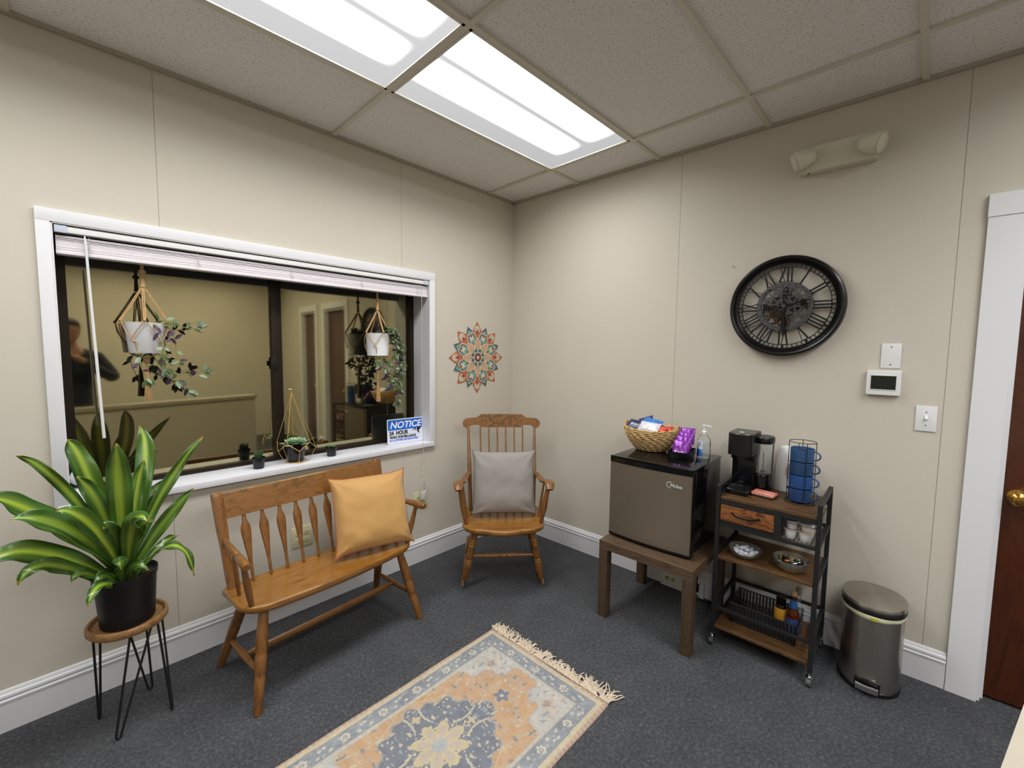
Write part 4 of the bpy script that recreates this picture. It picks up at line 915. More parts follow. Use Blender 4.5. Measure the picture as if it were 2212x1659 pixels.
# ---------------------------------------------------------------- trash can
TC_ = thing('trash_can', 'oval brushed steel pedal trash can beside the coffee cart', 'trash can', FR(2.440, .165, 0), RZ)
def oval(k, z, a=.112, b=.128): return [Vector((math.copysign(abs(math.cos(t))**.92, math.cos(t))*a*k, math.copysign(abs(math.sin(t))**.92, math.sin(t))*b*k, z)) for t in [2*PI*i/56 for i in range(56)]]
m = MB(); m.rings([oval(.965, .022), oval(1, .0225), oval(1.0, .365), oval(.97, .366)]); m.build('body', M['steel'], TC_, angle=40)
m = MB(); m.rings([oval(1.0, 0), oval(1.03, .003), oval(1.03, .018), oval(1.0, .0223)]); m.build('base', M['blackp'], TC_, angle=40)
m = MB(); m.rings([oval(1.005, .3665), oval(1.05, .368), oval(1.055, .384), oval(1.03, .389)]); m.build('collar', M['blackp'], TC_, angle=40)
m = MB(); m.rings([oval(1.03, .3895), oval(1.05, .391), oval(1.05, .402), oval(1.035, .407), oval(.9, .4105), oval(.5, .412), oval(.05, .412)]); m.build('lid', M['steel'], TC_, angle=50)
m = MB(); bg = []
for i in range(56):
    t = 2*PI*i/56; wv = noise.noise(Vector((math.cos(t)*2.5, math.sin(t)*2.5, 1)))*.006
    bg.append((t, wv))
m.rings([[Vector((math.cos(t)*.112*k+0, math.sin(t)*.128*k, z+wv*(1 if z < .36 else .2))) for t, wv in bg] for k, z in ((1.012, .369), (1.045, .366), (1.05, .352), (1.02, .344), (1.008, .346))]); 
m.build('bag_edge', pm('pale_bin_liner', (.80, .80, .66), .5, var=.12, vscale=12), TC_, angle=60)
m = MB(); m.rings([[Vector((math.cos(t)*.112*k, math.sin(t)*.128*k, z)) for t in [math.radians(d) for d in range(268, 282, 3)]]+[Vector((math.cos(t)*.112*(k-.01), math.sin(t)*.128*(k-.01), z)) for t in [math.radians(d) for d in range(280, 267, -3)]] for k, z in ((1.05, .346), (1.06, .360))], cap=True); m.build('yellow_drawstring', pm('yellow_strip', 'bdb648', .5), TC_)
m = MB(); m.b2(-.046, .046, -.1345, -.119, .020, .068, bev=.010); m.build('pedal_recess', M['blackp'], TC_, angle=40)
m = MB(); m.rings([[Vector((x, -.130-.018*math.cos(x*18)-dy, z)) for dy, z in ((0, .030), (.012, .026), (.014, .050), (.010, .056), (0, .052))] for x in [-.040+.08*i/12 for i in range(13)]]); m.build('pedal', M['chrome'], TC_, angle=50)

# ---------------------------------------------------------------- on the fridge
FT = FZ+.4725
FT2 = FZ+.4685
WB = thing('woven_basket', 'oval woven water hyacinth basket full of snack packets on the mini fridge', 'basket', FR(1.352, .205, FT2), RZ+.05)
m = MB(); rows_ = 12; mb = m
for i in range(rows_):
    t = i/(rows_-1); rx = .088+.072*math.sin(t*PI*.5)**.9; ry = rx*.86; z = .009+.128*t; pts = []; n = 84
    rs = []
    for k in range(n):
        a = 2*PI*k/n; ph_ = PI*i+1.3*math.sin(i*5.1); fq = 17+i%3; wob = .0016*math.sin(a*fq+ph_); pts.append((math.cos(a)*(rx+wob), math.sin(a)*(ry+wob), z+.0022*math.sin(a*fq+ph_+1.2)+.004*math.sin(a*2+1)*t)); rs.append(.0062+.0013*math.sin(a*fq+ph_+.5))
    m.tube(pts, rs, 8, closed=True)
m.lathe([(.0005, .003), (.084, .003), (.089, .010), (.086, .012), (.0005, .010)], seg=30, sy=.86)
m.lathe([(.089, .006), (.110, .03), (.138, .075), (.157, .135), (.154, .135), (.134, .075), (.106, .03), (.086, .009)], seg=40, sy=.86)
M['hya'] = ramp_mat('water_hyacinth_braid', [(.3, '8a6a3c'), (.42, 'b8965f'), (.52, 'd9bb84'), (.62, 'c2a068'), (.75, '967443')], .75, 60, (1, 1, 1), bump=.5)
m.build('weave', M['hya'], WB, angle=60)
for sx in (-1, 1):
    m = MB(); m.tube([(sx*(.158+.004*math.sin(a)), -.032*math.cos(a), .132+.030*math.sin(a)) for a in [PI*k/12 for k in range(13)]], .0065, 8); m.build('handle', pm('pale_cane_wrap', 'b8926a', .7, bump=.4, bscale=120), WB)
def packet(name, label, w_, h_, th, mat, loc, rot, seed, grp='snack packets in the woven basket'):
    """pillow shaped foil packet with crimped ends"""
    mb = MB(); n = 14
    def side(sg):
        def f(u, v):
            x, y = 2*u-1, 2*v-1; e = max(0, (1-abs(x)**4)*(1-abs(y)**3)); wr = noise.noise(Vector((x*3+seed, y*3, sg)))*.35
            return Vector((x*w_*(1-.04*(1-y*y)), y*h_*(1-.02*(1-x*x)), sg*th*e**.6*(1+wr)+ (.0012*math.sin(x*60) if abs(y) > .93 else 0)))
        return f
    mb.grid(side(1), n, n); mb.grid(side(-1), n, n); bmesh.ops.remove_doubles(mb.bm, verts=mb.bm.verts, dist=.0004)
    o = mb.build(name, mat, angle=60); o.location = loc; o.rotation_euler = rot; return tag(o, label, 'snack packet', grp)
bx, by = 1.352, .205
pk = packet('snack_packet', 'navy blue snack packet with white letters at the left of the basket', .062, .042, .012, pm('navy_foil', '2c2f55', .28, .2, bump=.4, bscale=30), FR(1.276, .235, FT2+.150), (.45, .15, RZ+.1), 1)
text('letters', 'EGO', .030, pm('white_letters', (.9, .9, .9), .5), pk, (-.036, -.028, .0135), (0, 0, 0), bold=.0006, sx=1.0)
packet('snack_packet', 'pointed dark blue packet standing at the back left of the basket', .045, .030, .010, pm('dark_blue_foil', '34406e', .3, .2, bump=.4, bscale=30), FR(1.300, .165, FT2+.168), (.9, -.35, RZ+.3), 2)
packet('snack_packet', 'bright blue packet lying across the middle of the basket', .066, .036, .012, pm('bright_blue_foil', '3f7fd0', .25, .2, bump=.4, bscale=30), FR(1.345, .185, FT2+.165), (.55, .12, RZ-.15), 3)
packet('snack_packet', 'white packet at the front centre of the basket', .066, .036, .012, pm('white_foil', 'd4d6dc', .3, .15, bump=.4, bscale=30), FR(1.362, .258, FT2+.150), (.75, .04, RZ-.05), 4)
packet('snack_packet', 'purple packet beside the white one in the basket', .030, .030, .009, pm('purple_foil', '6b2c86', .3, .2, bump=.4, bscale=30), FR(1.408, .235, FT2+.150), (.6, .3, RZ-.3), 5)
packet('snack_packet', 'orange red packet at the front right of the basket', .030, .026, .009, pm('orange_foil', 'd4522e', .35, .1, bump=.4, bscale=30), FR(1.432, .248, FT2+.143), (.5, .2, RZ-.2), 6)
packet('snack_packet', 'red packet against the right rim of the basket', .028, .024, .009, pm('red_foil', 'c03a26', .35, .1, bump=.4, bscale=30), FR(1.462, .215, FT2+.140), (.6, -.2, RZ+.2), 7)
# tray of purple packets
TY = thing('packet_tray', 'small black tray of purple snack packets on the mini fridge', 'tray', FR(1.566, .262, FT2+.0005), RZ+.12)
m = MB(); m.rings([[Vector((x*k, y*k, z)) for x, y in rr(.060, .088, .014)] for z, k in ((0, .86), (.004, .90), (.042, 1.0), (.044, 1.0), (.044, .965), (.008, .86), (.006, .5), (.006, .05))]); m.build('tray', M['blackp'], TY, angle=40)
pf = pm('violet_foil', '7a2f96', .26, .25, var=.2, vscale=30, bump=.5, bscale=40)
pfw = pm('speckled_violet_foil', '74508a', .3, .2, var=.5, vscale=120)
Tm = Matrix.Translation(Vector(FR(1.566, .262, FT2))) @ Matrix.Rotation(RZ+.12, 4, 'Z')
PL = ['front purple snack packet with white script in the black tray', 'second purple snack packet from the front in the black tray', 'third purple snack packet from the front in the black tray', 'tall purple snack packet at the back of the black tray']
for k, (y, z, tl) in enumerate(((-.052, .062, .42), (-.018, .082, .40), (.016, .098, .38), (.050, .118, .34))):
    p_ = Tm @ Vector((.002+.004*k, y, z)); o = packet('snack_packet', PL[k], .042, .047, .010, pf, p_, (PI/2-tl, 0, RZ+.12), 20+k, 'purple snack packets in the black tray')
    if k == 0: text('script', "Kar's", .026, MATS['white_letters'], o, (-.030, -.034, .0125), (0, 0, 0), bold=.0004, shear=.25)
    if k == 1: text('script', "Kar's", .020, MATS['white_letters'], o, (-.016, -.006, .0125), (0, 0, 0), bold=.0003, shear=.25)
    if k < 3: m = MB(); m.b2(-.040, .040, -.050+.0, -.036 if k == 0 else -.044, .008, .0105); 
    if k < 3: m.build('speckled_band', pfw, o, angle=0)
# hand sanitiser
HS = thing('sanitizer_bottle', 'clear hand sanitizer pump bottle with blue label on the mini fridge', 'bottle', FR(1.660, .185, FT2), RZ-.1)
def ov(k, z, a=.037, b=.024): return [Vector((math.cos(t)*a*k, math.sin(t)*b*k, z)) for t in [2*PI*i/32 for i in range(32)]]
m = MB(); m.rings([ov(.9, 0), ov(1, .004), ov(1, .095), ov(.92, .112), ov(.6, .128), ov(.40, .133), ov(.38, .139)]); m.build('bottle', M['clear'], HS, angle=50)
m = MB(); m.rings([ov(.88, .004), ov(.96, .008), ov(.96, .090), ov(.9, .094)]); m.build('gel', clear_mat('clear_gel', (.95, .97, .98, 1), (.80, .84, .88, 1), .22), HS, angle=50)
def labp(z0, z1, a0, a1, k): 
    mb = MB(); aa = [math.radians(a0+(a1-a0)*i/16) for i in range(17)]
    mb.rings([[Vector((math.cos(t)*.037*kk, math.sin(t)*.024*kk, z)) for t in aa]+[Vector((math.cos(t)*.037*(kk-.008), math.sin(t)*.024*(kk-.008), z)) for t in aa[::-1]] for z, kk in ((z0, k), (z1, k))]); return mb
labp(.052, .100, 195, 275, 1.02).build('white_label', pm('label_white', (.86, .88, .92), .5), HS, angle=60)
labp(.010, .0518, 195, 275, 1.02).build('blue_label', ramp_mat('label_blue_print', [(.35, '2a57b8'), (.55, '3f78d6'), (.7, '9fc0ee')], .45, 30), HS, angle=60)
for k, (s_, z, sz) in enumerate((('Hand', .086, .010), ('Sanitizer', .074, .008), ('Gel', .064, .007))):
    text('label_text', s_, sz, pm('label_ink', '3a3f55', .6), HS, (-.0245, -.0215, z), (PI/2, 0, -.30), sx=.85)
m = MB(); m.lathe([(.0145, .1392), (.0145, .152), (.011, .156), (.0075, .158), (.0075, .170), (.0005, .170)], seg=20); m.tube([(0, 0, .168), (0, 0, .182)], .0055, 10); m.box((.008, 0, .186), (.045, .013, .009), bev=.003); m.tube([(.028, 0, .187), (.036, 0, .185), (.040, 0, .180)], .0035, 8); m.build('pump', M['white'], HS, angle=40)

# ---------------------------------------------------------------- rug
def rug_col(u, v, W_, L_):
    """u across (0..W), v along from the fringed end"""
    def mixc(a, b, t): return tuple(a[i]*(1-t)+b[i]*t for i in range(3))
    col = {k: lin(c)[:3] for k, c in dict(orange='b28d68', cream='b6ae9b', blue='797c85', navy='626772', grey='a8a7a6', peach='b59a7c', ivory='bbb5a7', teal='8f9898', edge='a98672', yel='b6a885').items()}
    d = min(u, W_-u, v, L_-v)
    al = v if d in (u, W_-u) else u
    nz = noise.noise(Vector((u*28, v*28, 0))); n2 = noise.noise(Vector((u*75, v*75, 3))); n3 = noise.noise(Vector((u*11, v*11, 8)))
    if d < .016: c = mixc(col['edge'], col['cream'], .5 if math.sin(al*260) > .2 else .1)
    elif d < .036: c = mixc(col['cream'], col['yel'], .5+.5*math.sin(al*160))
    elif d < .040: c = col['blue']
    elif d < .098:
        c = mixc(col['blue'], col['teal'], .35+.5*n3)
        q = (al/.082) % 1; dd = math.hypot((q-.5)*.082, d-.069)
        if int(al/.082) % 2 == 0:
            if dd < .019+.003*math.sin(6*math.atan2(d-.069, (q-.5)*.082)): c = col['ivory'] if dd > .009 else (col['blue'] if dd > .005 else col['cream'])
        else:
            for ox, oy in ((-.02, .012), (.014, -.010), (.030, .014), (-.004, -.014)):
                if math.hypot((q-.5)*.082-ox, (d-.069-oy)*1.5) < .0085: c = col['ivory']
        if n2 > .28: c = mixc(c, col['navy'], .5)
        if n2 < -.34: c = mixc(c, col['cream'], .6)
    elif d < .102: c = mixc(col['blue'], col['cream'], .4)
    elif d < .116: c = mixc(col['cream'], col['grey'], .5+.5*math.sin(al*190))
    else:
        x = (u-W_/2); y = (v-.625)     # from the medallion centre
        a = math.atan2(y, x); r = math.hypot(x, y*.93)
        # spandrels in the corners
        iw, il = W_/2-.116, .625-.116
        cx, cy = iw-abs(x), il-abs(y) if y < 0 else (L_-1.25+il)-abs(y) if L_ > 1.3 else il-abs(y)
        sp = cx*1.0+cy*.95+.022*math.sin(cx*75)+.02*math.sin(cy*62)
        rmed = .205+.018*abs(math.sin(a*4))+.014*math.cos(a*8)+.012*math.cos(a*16)+(.03 if abs(abs(a)-PI/2) < .22 else 0)
        if r < rmed:
            c = mixc(col['navy'], col['blue'], .35+.5*nz)
            if r > rmed-.008: c = mixc(c, col['cream'], .45)
            pet = .108*(.58+.42*abs(math.cos(a*4)))
            if r < pet:
                c = col['yel'] if r > pet*.80 or abs(math.sin(a*4)) > .84 else mixc(col['grey'], col['peach'], .5+.4*n2)
                if r < .030: c = mixc(col['grey'], col['teal'], .5+n2)
            else:
                # four knots and scroll arms
                for q in range(4):
                    aq = q*PI/2; kx, ky = math.cos(aq)*.160, math.sin(aq)*.160
                    if math.hypot(x-kx, y-ky) < .017+.006*math.cos(4*math.atan2(y-ky, x-kx)): c = col['yel']
                    for s_ in (-1, 1):
                        px_, py_ = x*math.cos(aq)+y*math.sin(aq), (-x*math.sin(aq)+y*math.cos(aq))*s_
                        if .10 < px_ < .215 and abs(py_-(.030+.55*(px_-.155)**1.0*(px_-.155)*8)) < .0042: c = col['cream']
                cel = noise.noise(Vector((abs(x)*62, abs(y)*62, 5)))
                if cel > .36: c = mixc(col['yel'], col['cream'], .5)
                elif cel < -.42: c = col['teal']
        elif sp < .225:
            c = mixc(col['grey'], col['ivory'], .4+.8*nz)
            dd = abs(cx-.072)+abs(cy-.072)
            if .030 < dd < .037: c = col['peach']
            elif dd < .024: c = mixc(col['blue'], col['peach'], .5+.8*n2)
            elif noise.noise(Vector((cx*55, cy*55, 2))) > .36: c = mixc(col['blue'], col['grey'], .4)
            elif noise.noise(Vector((cx*40, cy*40, 9))) > .40: c = mixc(col['peach'], col['grey'], .4)
            if sp > .216: c = mixc(c, col['blue'], .35)
        else:
            c = mixc(col['orange'], col['peach'], .45+.9*nz+.15*math.sin(v*310))
            ax, ay = abs(x), abs(y)
            vine = abs(math.sin(ax*36+ay*12)*.035+.045*math.cos(ay*21)-(ax-.205)) 
            if vine < .0042: c = col['yel']
            cel = noise.noise(Vector((ax*48, ay*48, 7)))
            if cel > .44: c = col['blue'] if noise.noise(Vector((ax*15, ay*15, 1))) > 0 else col['cream']
            elif cel < -.46: c = mixc(col['grey'], col['teal'], .5)
            dd = math.hypot(x, ay-.335)
            if dd < .030+.007*math.cos(5*math.atan2(ay-.335, x)): c = mixc(col['blue'], col['navy'], .6) if dd > .009 else col['cream']
    st = .93+.10*(int(v/.0034) % 2)*.7
    wear = 1+.07*n3+.08*n2
    return tuple(max(0, min(1, (c[i]*.93+.04)*st*wear)) for i in range(3))
RW_, RL_ = .722, 1.30
RG_ = thing('rug', 'small orange and blue medallion rug with cream fringe on the carpet', 'rug', (-1.107, -.9255, 0), PI+.0)
m = MB(); nu, nv = 180, 324
def rf(i, j):
    u, v = RW_*i/nu, RL_*j/nv; e = min(u, RW_-u, v, RL_-v); z = .0075*max(0, min(1, e/.006))**.5+.0008*math.sin(u*9+v*6)
    return Vector((v+.0015*math.sin(u*17), u+.0015*math.sin(v*13), max(.001, z)))
m.grid(lambda a, b: rf(a*nu, b*nv), nu, nv)
rg = m.build('pile', attr_mat('woven_rug', .95, .5, 400), RG_, angle=60, fix=False)
ca = rg.data.color_attributes.new('col', 'FLOAT_COLOR', 'POINT')
vals = []
for v_ in rg.data.vertices:
    vals.extend(rug_col(min(RW_, max(0, v_.co.y)), min(RL_, max(0, v_.co.x)), RW_, RL_)+(1,))
ca.data.foreach_set('color', vals)
if rg.data.polygons[0].normal.z < 0: rg.data.flip_normals()
m = MB(); Rf = random.Random(9)
for k in range(92):
    u = .006+(RW_-.012)*k/91; ln = .062*(.55+.75*Rf.random())*(1.35 if k > 72 else 1); x, y, ph = 0, u, Rf.uniform(-.9, .5)
    dirn = ph+.35*math.sin(k*.35)
    for strand in range(3):
        pts = []; dd = dirn+Rf.uniform(-.35, .35); cu = Rf.uniform(-1.8, 1.8); px_, py_, z = .002, u+Rf.uniform(-.003, .003), .006
        for i in range(7):
            pts.append((px_, py_, max(.003, z+.004*math.sin(i*1.3+strand)))); st_ = ln/6
            px_ -= math.cos(dd)*st_; py_ += math.sin(dd)*st_; dd += cu*.16; z = .007
        m.tube(pts, [.0036, .0036, .0034, .0030, .0026, .0022, .0018], 5)
m.build('fringe', pm('cream_fringe', (.80, .74, .66), .95, var=.08, vscale=40), RG_, angle=60)['kind'] = 'stuff'

# ---------------------------------------------------------------- plant stand and dracaena
SC = (-2.525, -.272)
ST_ = thing('plant_stand', 'round wooden plant stand with black hairpin legs', 'plant stand', (SC[0], SC[1], 0), 0)
M['standw'] = ramp_mat('tan_rim_wood', [(.3, '77522e'), (.5, '9a7347'), (.7, '6f4c2a')], .5, 6, (4, 4, 4))
m = MB(); m.lathe([(.108, .404), (.122, .402), (.127, .408), (.127, .428), (.123, .433), (.117, .433), (.113, .428), (.112, .418), (.0005, .418), (.0005, .404)], seg=64); m.build('tray_top', M['standw'], ST_, angle=40)
for k, a in enumerate((math.radians(-72), math.radians(-18), math.radians(76), math.radians(160))):
    fx, fy = ((-.053, -.101), (.114, -.073), (.066, .128), (-.098, .079))[k]; F0 = Vector((fx, fy, .0045)); tng = Vector((-math.sin(a), math.cos(a), 0))
    tops = [Vector((math.cos(a)*.098, math.sin(a)*.098, .405))+tng*s*.035 for s in (-1, 1)]
    lowv = (F0-Vector((0, 0, 0))); m = MB()
    c1 = F0+tng*-.008+Vector((0, 0, .012)); c2 = F0+tng*.008+Vector((0, 0, .012))
    m.tube([tops[0], c1, F0+tng*-.005+Vector((0, 0, .002)), F0, F0+tng*.005+Vector((0, 0, .002)), c2, tops[1]], .0042, 8); m.build('leg', M['black'], ST_)
PP = thing('potted_dracaena', 'large green and yellow striped dracaena in a dark nursery pot on the stand', 'potted plant', (SC[0], SC[1]-.004, .4185), 0)
potm = pm('dark_nursery_pot', (.075, .065, .065), .45, var=.15)
m = MB(); m.lathe([(.0005, 0), (.081, 0), (.085, .004), (.096, .180), (.100, .182), (.101, .202), (.098, .203), (.094, .196), (.092, .186), (.0005, .182)], seg=48); m.build('pot', potm, PP, angle=40)
m = MB(); m.lathe([(.0005, .186), (.07, .187), (.0915, .1835), (.0915, .180), (.0005, .180)], seg=32); m.build('soil', M['soil'], PP)
m = MB(); m.tube([(0, 0, .18), (.002, 0, .24), (0, .004, .32)], [.014, .013, .010], 10); m.build('stem', pm('green_stem', '5a6a30', .6), PP)
def leaf_mat():
    m = bpy.data.materials.new('striped_dracaena_leaf'); N, L, P = nodes(m)
    at = N.new('ShaderNodeAttribute'); at.attribute_name = 'col'; L.new(at.outputs['Color'], P.inputs['Base Color'])
    P.inputs['Roughness'].default_value = .27; P.inputs['Specular IOR Level'].default_value = .5; P.inputs['Coat Weight'].default_value = .12; P.inputs['Coat Roughness'].default_value = .25
    P.inputs['Subsurface Weight'].default_value = .08; P.inputs['Subsurface Scale'].default_value = .01; return m
LMAT = leaf_mat()
def leaf(parent, base, mid, tip, w, face, tw=0, seed=0, bright=0.0, nl=34, nw=12, wave=.004, yel=.5):
    """strap leaf through three points; face = direction the upper side looks"""
    base, mid, tip = Vector(base), Vector(mid), Vector(tip); ctrl = mid*2-(base+tip)*.5; rr = random.Random(seed)
    P = [(1-t)**2*base+2*t*(1-t)*ctrl+t*t*tip for t in [i/nl for i in range(nl+1)]]; face = Vector(face).normalized()
    mb = MB(); V = []; cols = []
    g1, g2, g3 = lin('24451a')[:3], lin('3a6520')[:3], lin('93ab38')[:3]
    for i in range(nl+1):
        t = i/nl; T = (P[min(nl, i+1)]-P[max(0, i-1)]).normalized(); f = (face-T*face.dot(T)).normalized(); f = Matrix.Rotation(tw*t, 3, T) @ f; s = T.cross(f)
        wd = w*(.30+.70*math.sin(PI*min(1, t/.55)*.5))*(1-max(0, (t-.55)/.45)**1.9)**.9 if t < 1 else 0
        wd = max(wd, .0006); row = []
        for j in range(nw+1):
            x = -1+2*j/nw; fold = .22*w*abs(x)**1.3*(1-t*.6)
            wv = wave*math.sin(t*17+seed*1.7+(2 if x > 0 else 0))*abs(x)**2*min(1, t*3)
            row.append(mb.bm.verts.new(P[i]+s*(x*wd)+f*(fold+wv)))
            # colour: dark margins, lime band in the middle, fine streaks
            n = noise.noise(Vector((x*9+seed, t*1.2, seed))); n2 = noise.noise(Vector((x*22+seed, t*2.2, 2)))
            k = math.exp(-((x+.18*n)/(.30+.12*n))**2)*(.45+yel)+.30*max(0, n2); k = max(0, min(1, k))
            q = max(0, min(1, .5+n*1.2)); c = tuple(g1[a]*(1-q)+g2[a]*q for a in range(3)); c = tuple(c[a]*(1-k)+g3[a]*k for a in range(3))
            if t > .965: c = tuple(c[a]*.4+lin('b3993f')[a]*.6 for a in range(3))
            cols.append(c+(1,))
        V.append(row)
    for i in range(nl):
        for j in range(nw): mb.bm.faces.new((V[i][j], V[i+1][j], V[i+1][j+1], V[i][j+1]))
    o = mb.build('leaf', LMAT, parent, angle=180, fix=False); ca = o.data.color_attributes.new('col', 'FLOAT_COLOR', 'POINT')
    ca.data.foreach_set('color', [v for c in cols for v in c])
    md = o.modifiers.new('thick', 'SOLIDIFY'); md.thickness = .0012; return o
cz = Vector((SC[0], SC[1]-.004, .4185))
LV = [  # base z, mid, tip, half width, face, twist
 (.30, (-2.676, -.31, 1.002), (-2.783, -.34, 1.145), .020, (-.2, -1, .5), .0, 0, .5),
 (.30, (-2.613, -.24, 1.017), (-2.662, -.22, 1.165), .040, (.0, -1, .25), .3, 1, .5),
 (.28, (-2.532, -.33, .964), (-2.536, -.36, 1.154), .043, (.05, -1, .2), .0, 2, .45),
 (.30, (-2.441, -.18, 1.008), (-2.446, -.12, 1.179), .036, (.0, -1, .4), .0, 3, .6),
 (.28, (-2.387, -.24, .919), (-2.239, -.20, 1.116), .026, (.3, -1, .4), .2, 4, .35),
 (.25, (-2.404, -.30, .79), (-2.297, -.30, .913), .028, (.2, -1, .5), -.2, 5, .0),
 (.27, (-2.735, -.36, .929), (-2.856, -.44, 1.040), .046, (.1, -.8, 1), .0, 6, .45),
 (.20, (-2.736, -.37, .800), (-2.870, -.42, .815), .042, (.0, -1, .7), .0, 7, .5),
 (.18, (-2.71, -.40, .757), (-2.793, -.45, .740), .028, (-.1, -1, .8), .0, 8, .25),
 (.24, (-2.505, -.42, .850), (-2.470, -.50, .872), .036, (.1, -.9, .9), .0, 9, .5),
 (.20, (-2.392, -.38, .715), (-2.327, -.42, .582), .027, (.5, -.5, 1), .0, 10, .5),
 (.20, (-2.408, -.20, .66), (-2.336, -.15, .667), .018, (.2, -.8, .8), .0, 11, .2),
 (.19, (-2.600, -.42, .650), (-2.639, -.48, .612), .022, (-.3, -1, .6), .0, 12, .6),
 (.26, (-2.675, -.42, .885), (-2.800, -.47, .965), .042, (.0, -1, .9), .0, 13, .1),
 (.24, (-2.615, -.44, .878), (-2.700, -.50, .975), .036, (.1, -1, .8), .0, 14, .6),
 (.19, (-2.633, -.38, .690), (-2.674, -.42, .690), .018, (.0, -1, .8), .0, 15, .0),
 (.28, (-2.589, -.30, .907), (-2.645, -.30, 1.036), .033, (.2, -1, .2), .0, 16, .3),
 (.26, (-2.48, -.24, .90), (-2.445, -.22, 1.05), .028, (.1, -1, .2), .0, 17, .3),
 (.22, (-2.560, -.36, .80), (-2.590, -.42, .86), .034, (-.1, -1, .6), .0, 18, -.1),
 (.22, (-2.500, -.36, .79), (-2.440, -.42, .84), .030, (.2, -1, .6), .0, 19, -.1),
 (.24, (-2.47, -.22, .83), (-2.36, -.16, .94), .026, (.1, -1, .4), .0, 20, .0),
 (.17, (-2.585, -.36, .655), (-2.615, -.40, .640), .022, (.0, -1, .8), .0, 22, -.2),
 (.17, (-2.505, -.37, .665), (-2.470, -.41, .650), .022, (.2, -1, .8), .0, 23, -.1),
 (.18, (-2.545, -.38, .700), (-2.545, -.43, .690), .026, (.0, -1, .8), .3, 24, .1),
 (.22, (-2.64, -.24, .80), (-2.74, -.20, .86), .032, (.0, -1, .8), .0, 21, .0),
]
for bz, md_, tp, w_, fc_, tw, sd, ye in LV:
    md_, tp = Vector(md_)-cz, Vector(tp)-cz; dr = Vector((md_.x, md_.y, 0)); dr = dr.normalized()*.010 if dr.length else dr
    leaf(PP, dr+Vector((0, 0, bz-.06)), md_, tp, w_*.9, fc_, tw, sd+1, yel=ye, wave=.0075)

# ---------------------------------------------------------------- things on the window sill
SZ = .8605
def minipot(label, x, y, kind):
    T_ = thing('mini_succulent', label, 'potted plant', (x, y, SZ), 0, 'little potted succulents on the window sill')
    m = MB(); m.lathe([(.0005, 0), (.024, 0), (.0255, .002), (.0310, .052), (.0335, .053), (.0335, .061), (.0305, .061), (.029, .050), (.0005, .048)], seg=30); m.build('pot', pm('black_nursery_pot', (.08, .085, .10), .35, var=.1), T_, angle=40)
    m = MB(); m.lathe([(.0005, .050), (.0288, .0495), (.0288, .047), (.0005, .047)], seg=20); m.build('soil', M['soil'], T_)
    m = MB(); rr_ = random.Random(4 if kind else 8)
    if kind:   # spiky haworthia
        for k in range(26):
            a = k*2.4; tl = .15+.55*(k/26); ln = .048-.012*(k/26); d = Vector((math.cos(a)*math.sin(tl), math.sin(a)*math.sin(tl), math.cos(tl))); b = Vector((math.cos(a)*.006, math.sin(a)*.006, .050))
            m.tube([b, b+d*ln*.5+Vector((0, 0, .002)), b+d*ln+Vector((0, 0, .004))], [.0042, .0036, .0005], 6)
        mt = pm('dark_haworthia', '3d5c3c', .5, var=.25, vscale=60)
    else:
        for k in range(20):
            a = k*2.4; tl = .3+1.1*(k/20); ln = .016+.016*(k/20); d = Vector((math.cos(a)*math.sin(tl), math.sin(a)*math.sin(tl), math.cos(tl))); b = Vector((0, 0, .054))
            m.rings([[b+d*ln*t+(Vector((-math.sin(a), math.cos(a), 0))*math.cos(q)*w_+d.cross(Vector((-math.sin(a), math.cos(a), 0)))*math.sin(q)*w_*.45) for q in [2*PI*i/8 for i in range(8)]] for t, w_ in ((.1, .003), (.5, .0068), (.8, .0062), (1, .0006))])
        mt = pm('green_echeveria', '6d8a52', .45, var=.25, vscale=50)
    m.build('rosette', mt, T_, angle=60)
minipot('tiny black pot with a dark spiky succulent left of the gold terrarium', -1.942, .064, 1)
minipot('tiny black pot with a small green rosette right of the gold terrarium', -1.540, .066, 0)
# gold geometric terrarium frame
GT = thing('geometric_terrarium', 'gold wire geometric terrarium frame standing on the sill', 'terrarium', (-1.741, .074, SZ), 0)
A0 = math.radians(-100)
B5 = [Vector((math.cos(A0+2*PI*k/5)*.066, math.sin(A0+2*PI*k/5)*.066, .0018)) for k in range(5)]
Lw = [Vector((math.cos(A0+2*PI*k/5)*.104, math.sin(A0+2*PI*k/5)*.098, .078)) for k in range(5)]
Uw = [Vector((math.cos(A0+2*PI*(k+.5)/5)*.100, math.sin(A0+2*PI*(k+.5)/5)*.096, .122)) for k in range(5)]
AP = Vector((-.020, -.0, .405))
m = MB(); r_ = .0014
for k in range(5):
    k2 = (k+1) % 5
    for a, b in ((B5[k], B5[k2]), (B5[k], Lw[k]), (Lw[k], Uw[k]), (Uw[k], Lw[k2]), (Uw[k], AP)): m.tube([a, b], r_, 6)
    for v in (B5[k], Lw[k], Uw[k]): m.ball(v, .0018, 6, rings=4)
m.tube([(math.cos(2*PI*k/30)*.045, math.sin(2*PI*k/30)*.045, .0018) for k in range(30)], .0012, 6, closed=True)
m.build('wire_frame', M['gold'], GT)
m = MB(); m.tube([(AP.x-.004+.011*math.cos(a), .011*math.sin(a), AP.z+.019) for a in [2*PI*k/20 for k in range(20)]], .0012, 6, closed=True); m.tube([AP, AP+Vector((.001, .0, .010)), AP+Vector((.007, 0, .019))], .0006, 5); m.build('hanging_ring', M['gold'], GT)
TP = thing('potted_succulent', 'pale green succulent in a glossy black pot inside the gold terrarium', 'potted plant', (-1.745, .076, SZ+.0035), 0)
m = MB(); m.lathe([(.0005, 0), (.040, 0), (.042, .003), (.0545, .108), (.056, .112), (.053, .112), (.050, .098), (.0005, .094)], seg=40); m.build('pot', M['gloss'], TP, angle=40)
m = MB()
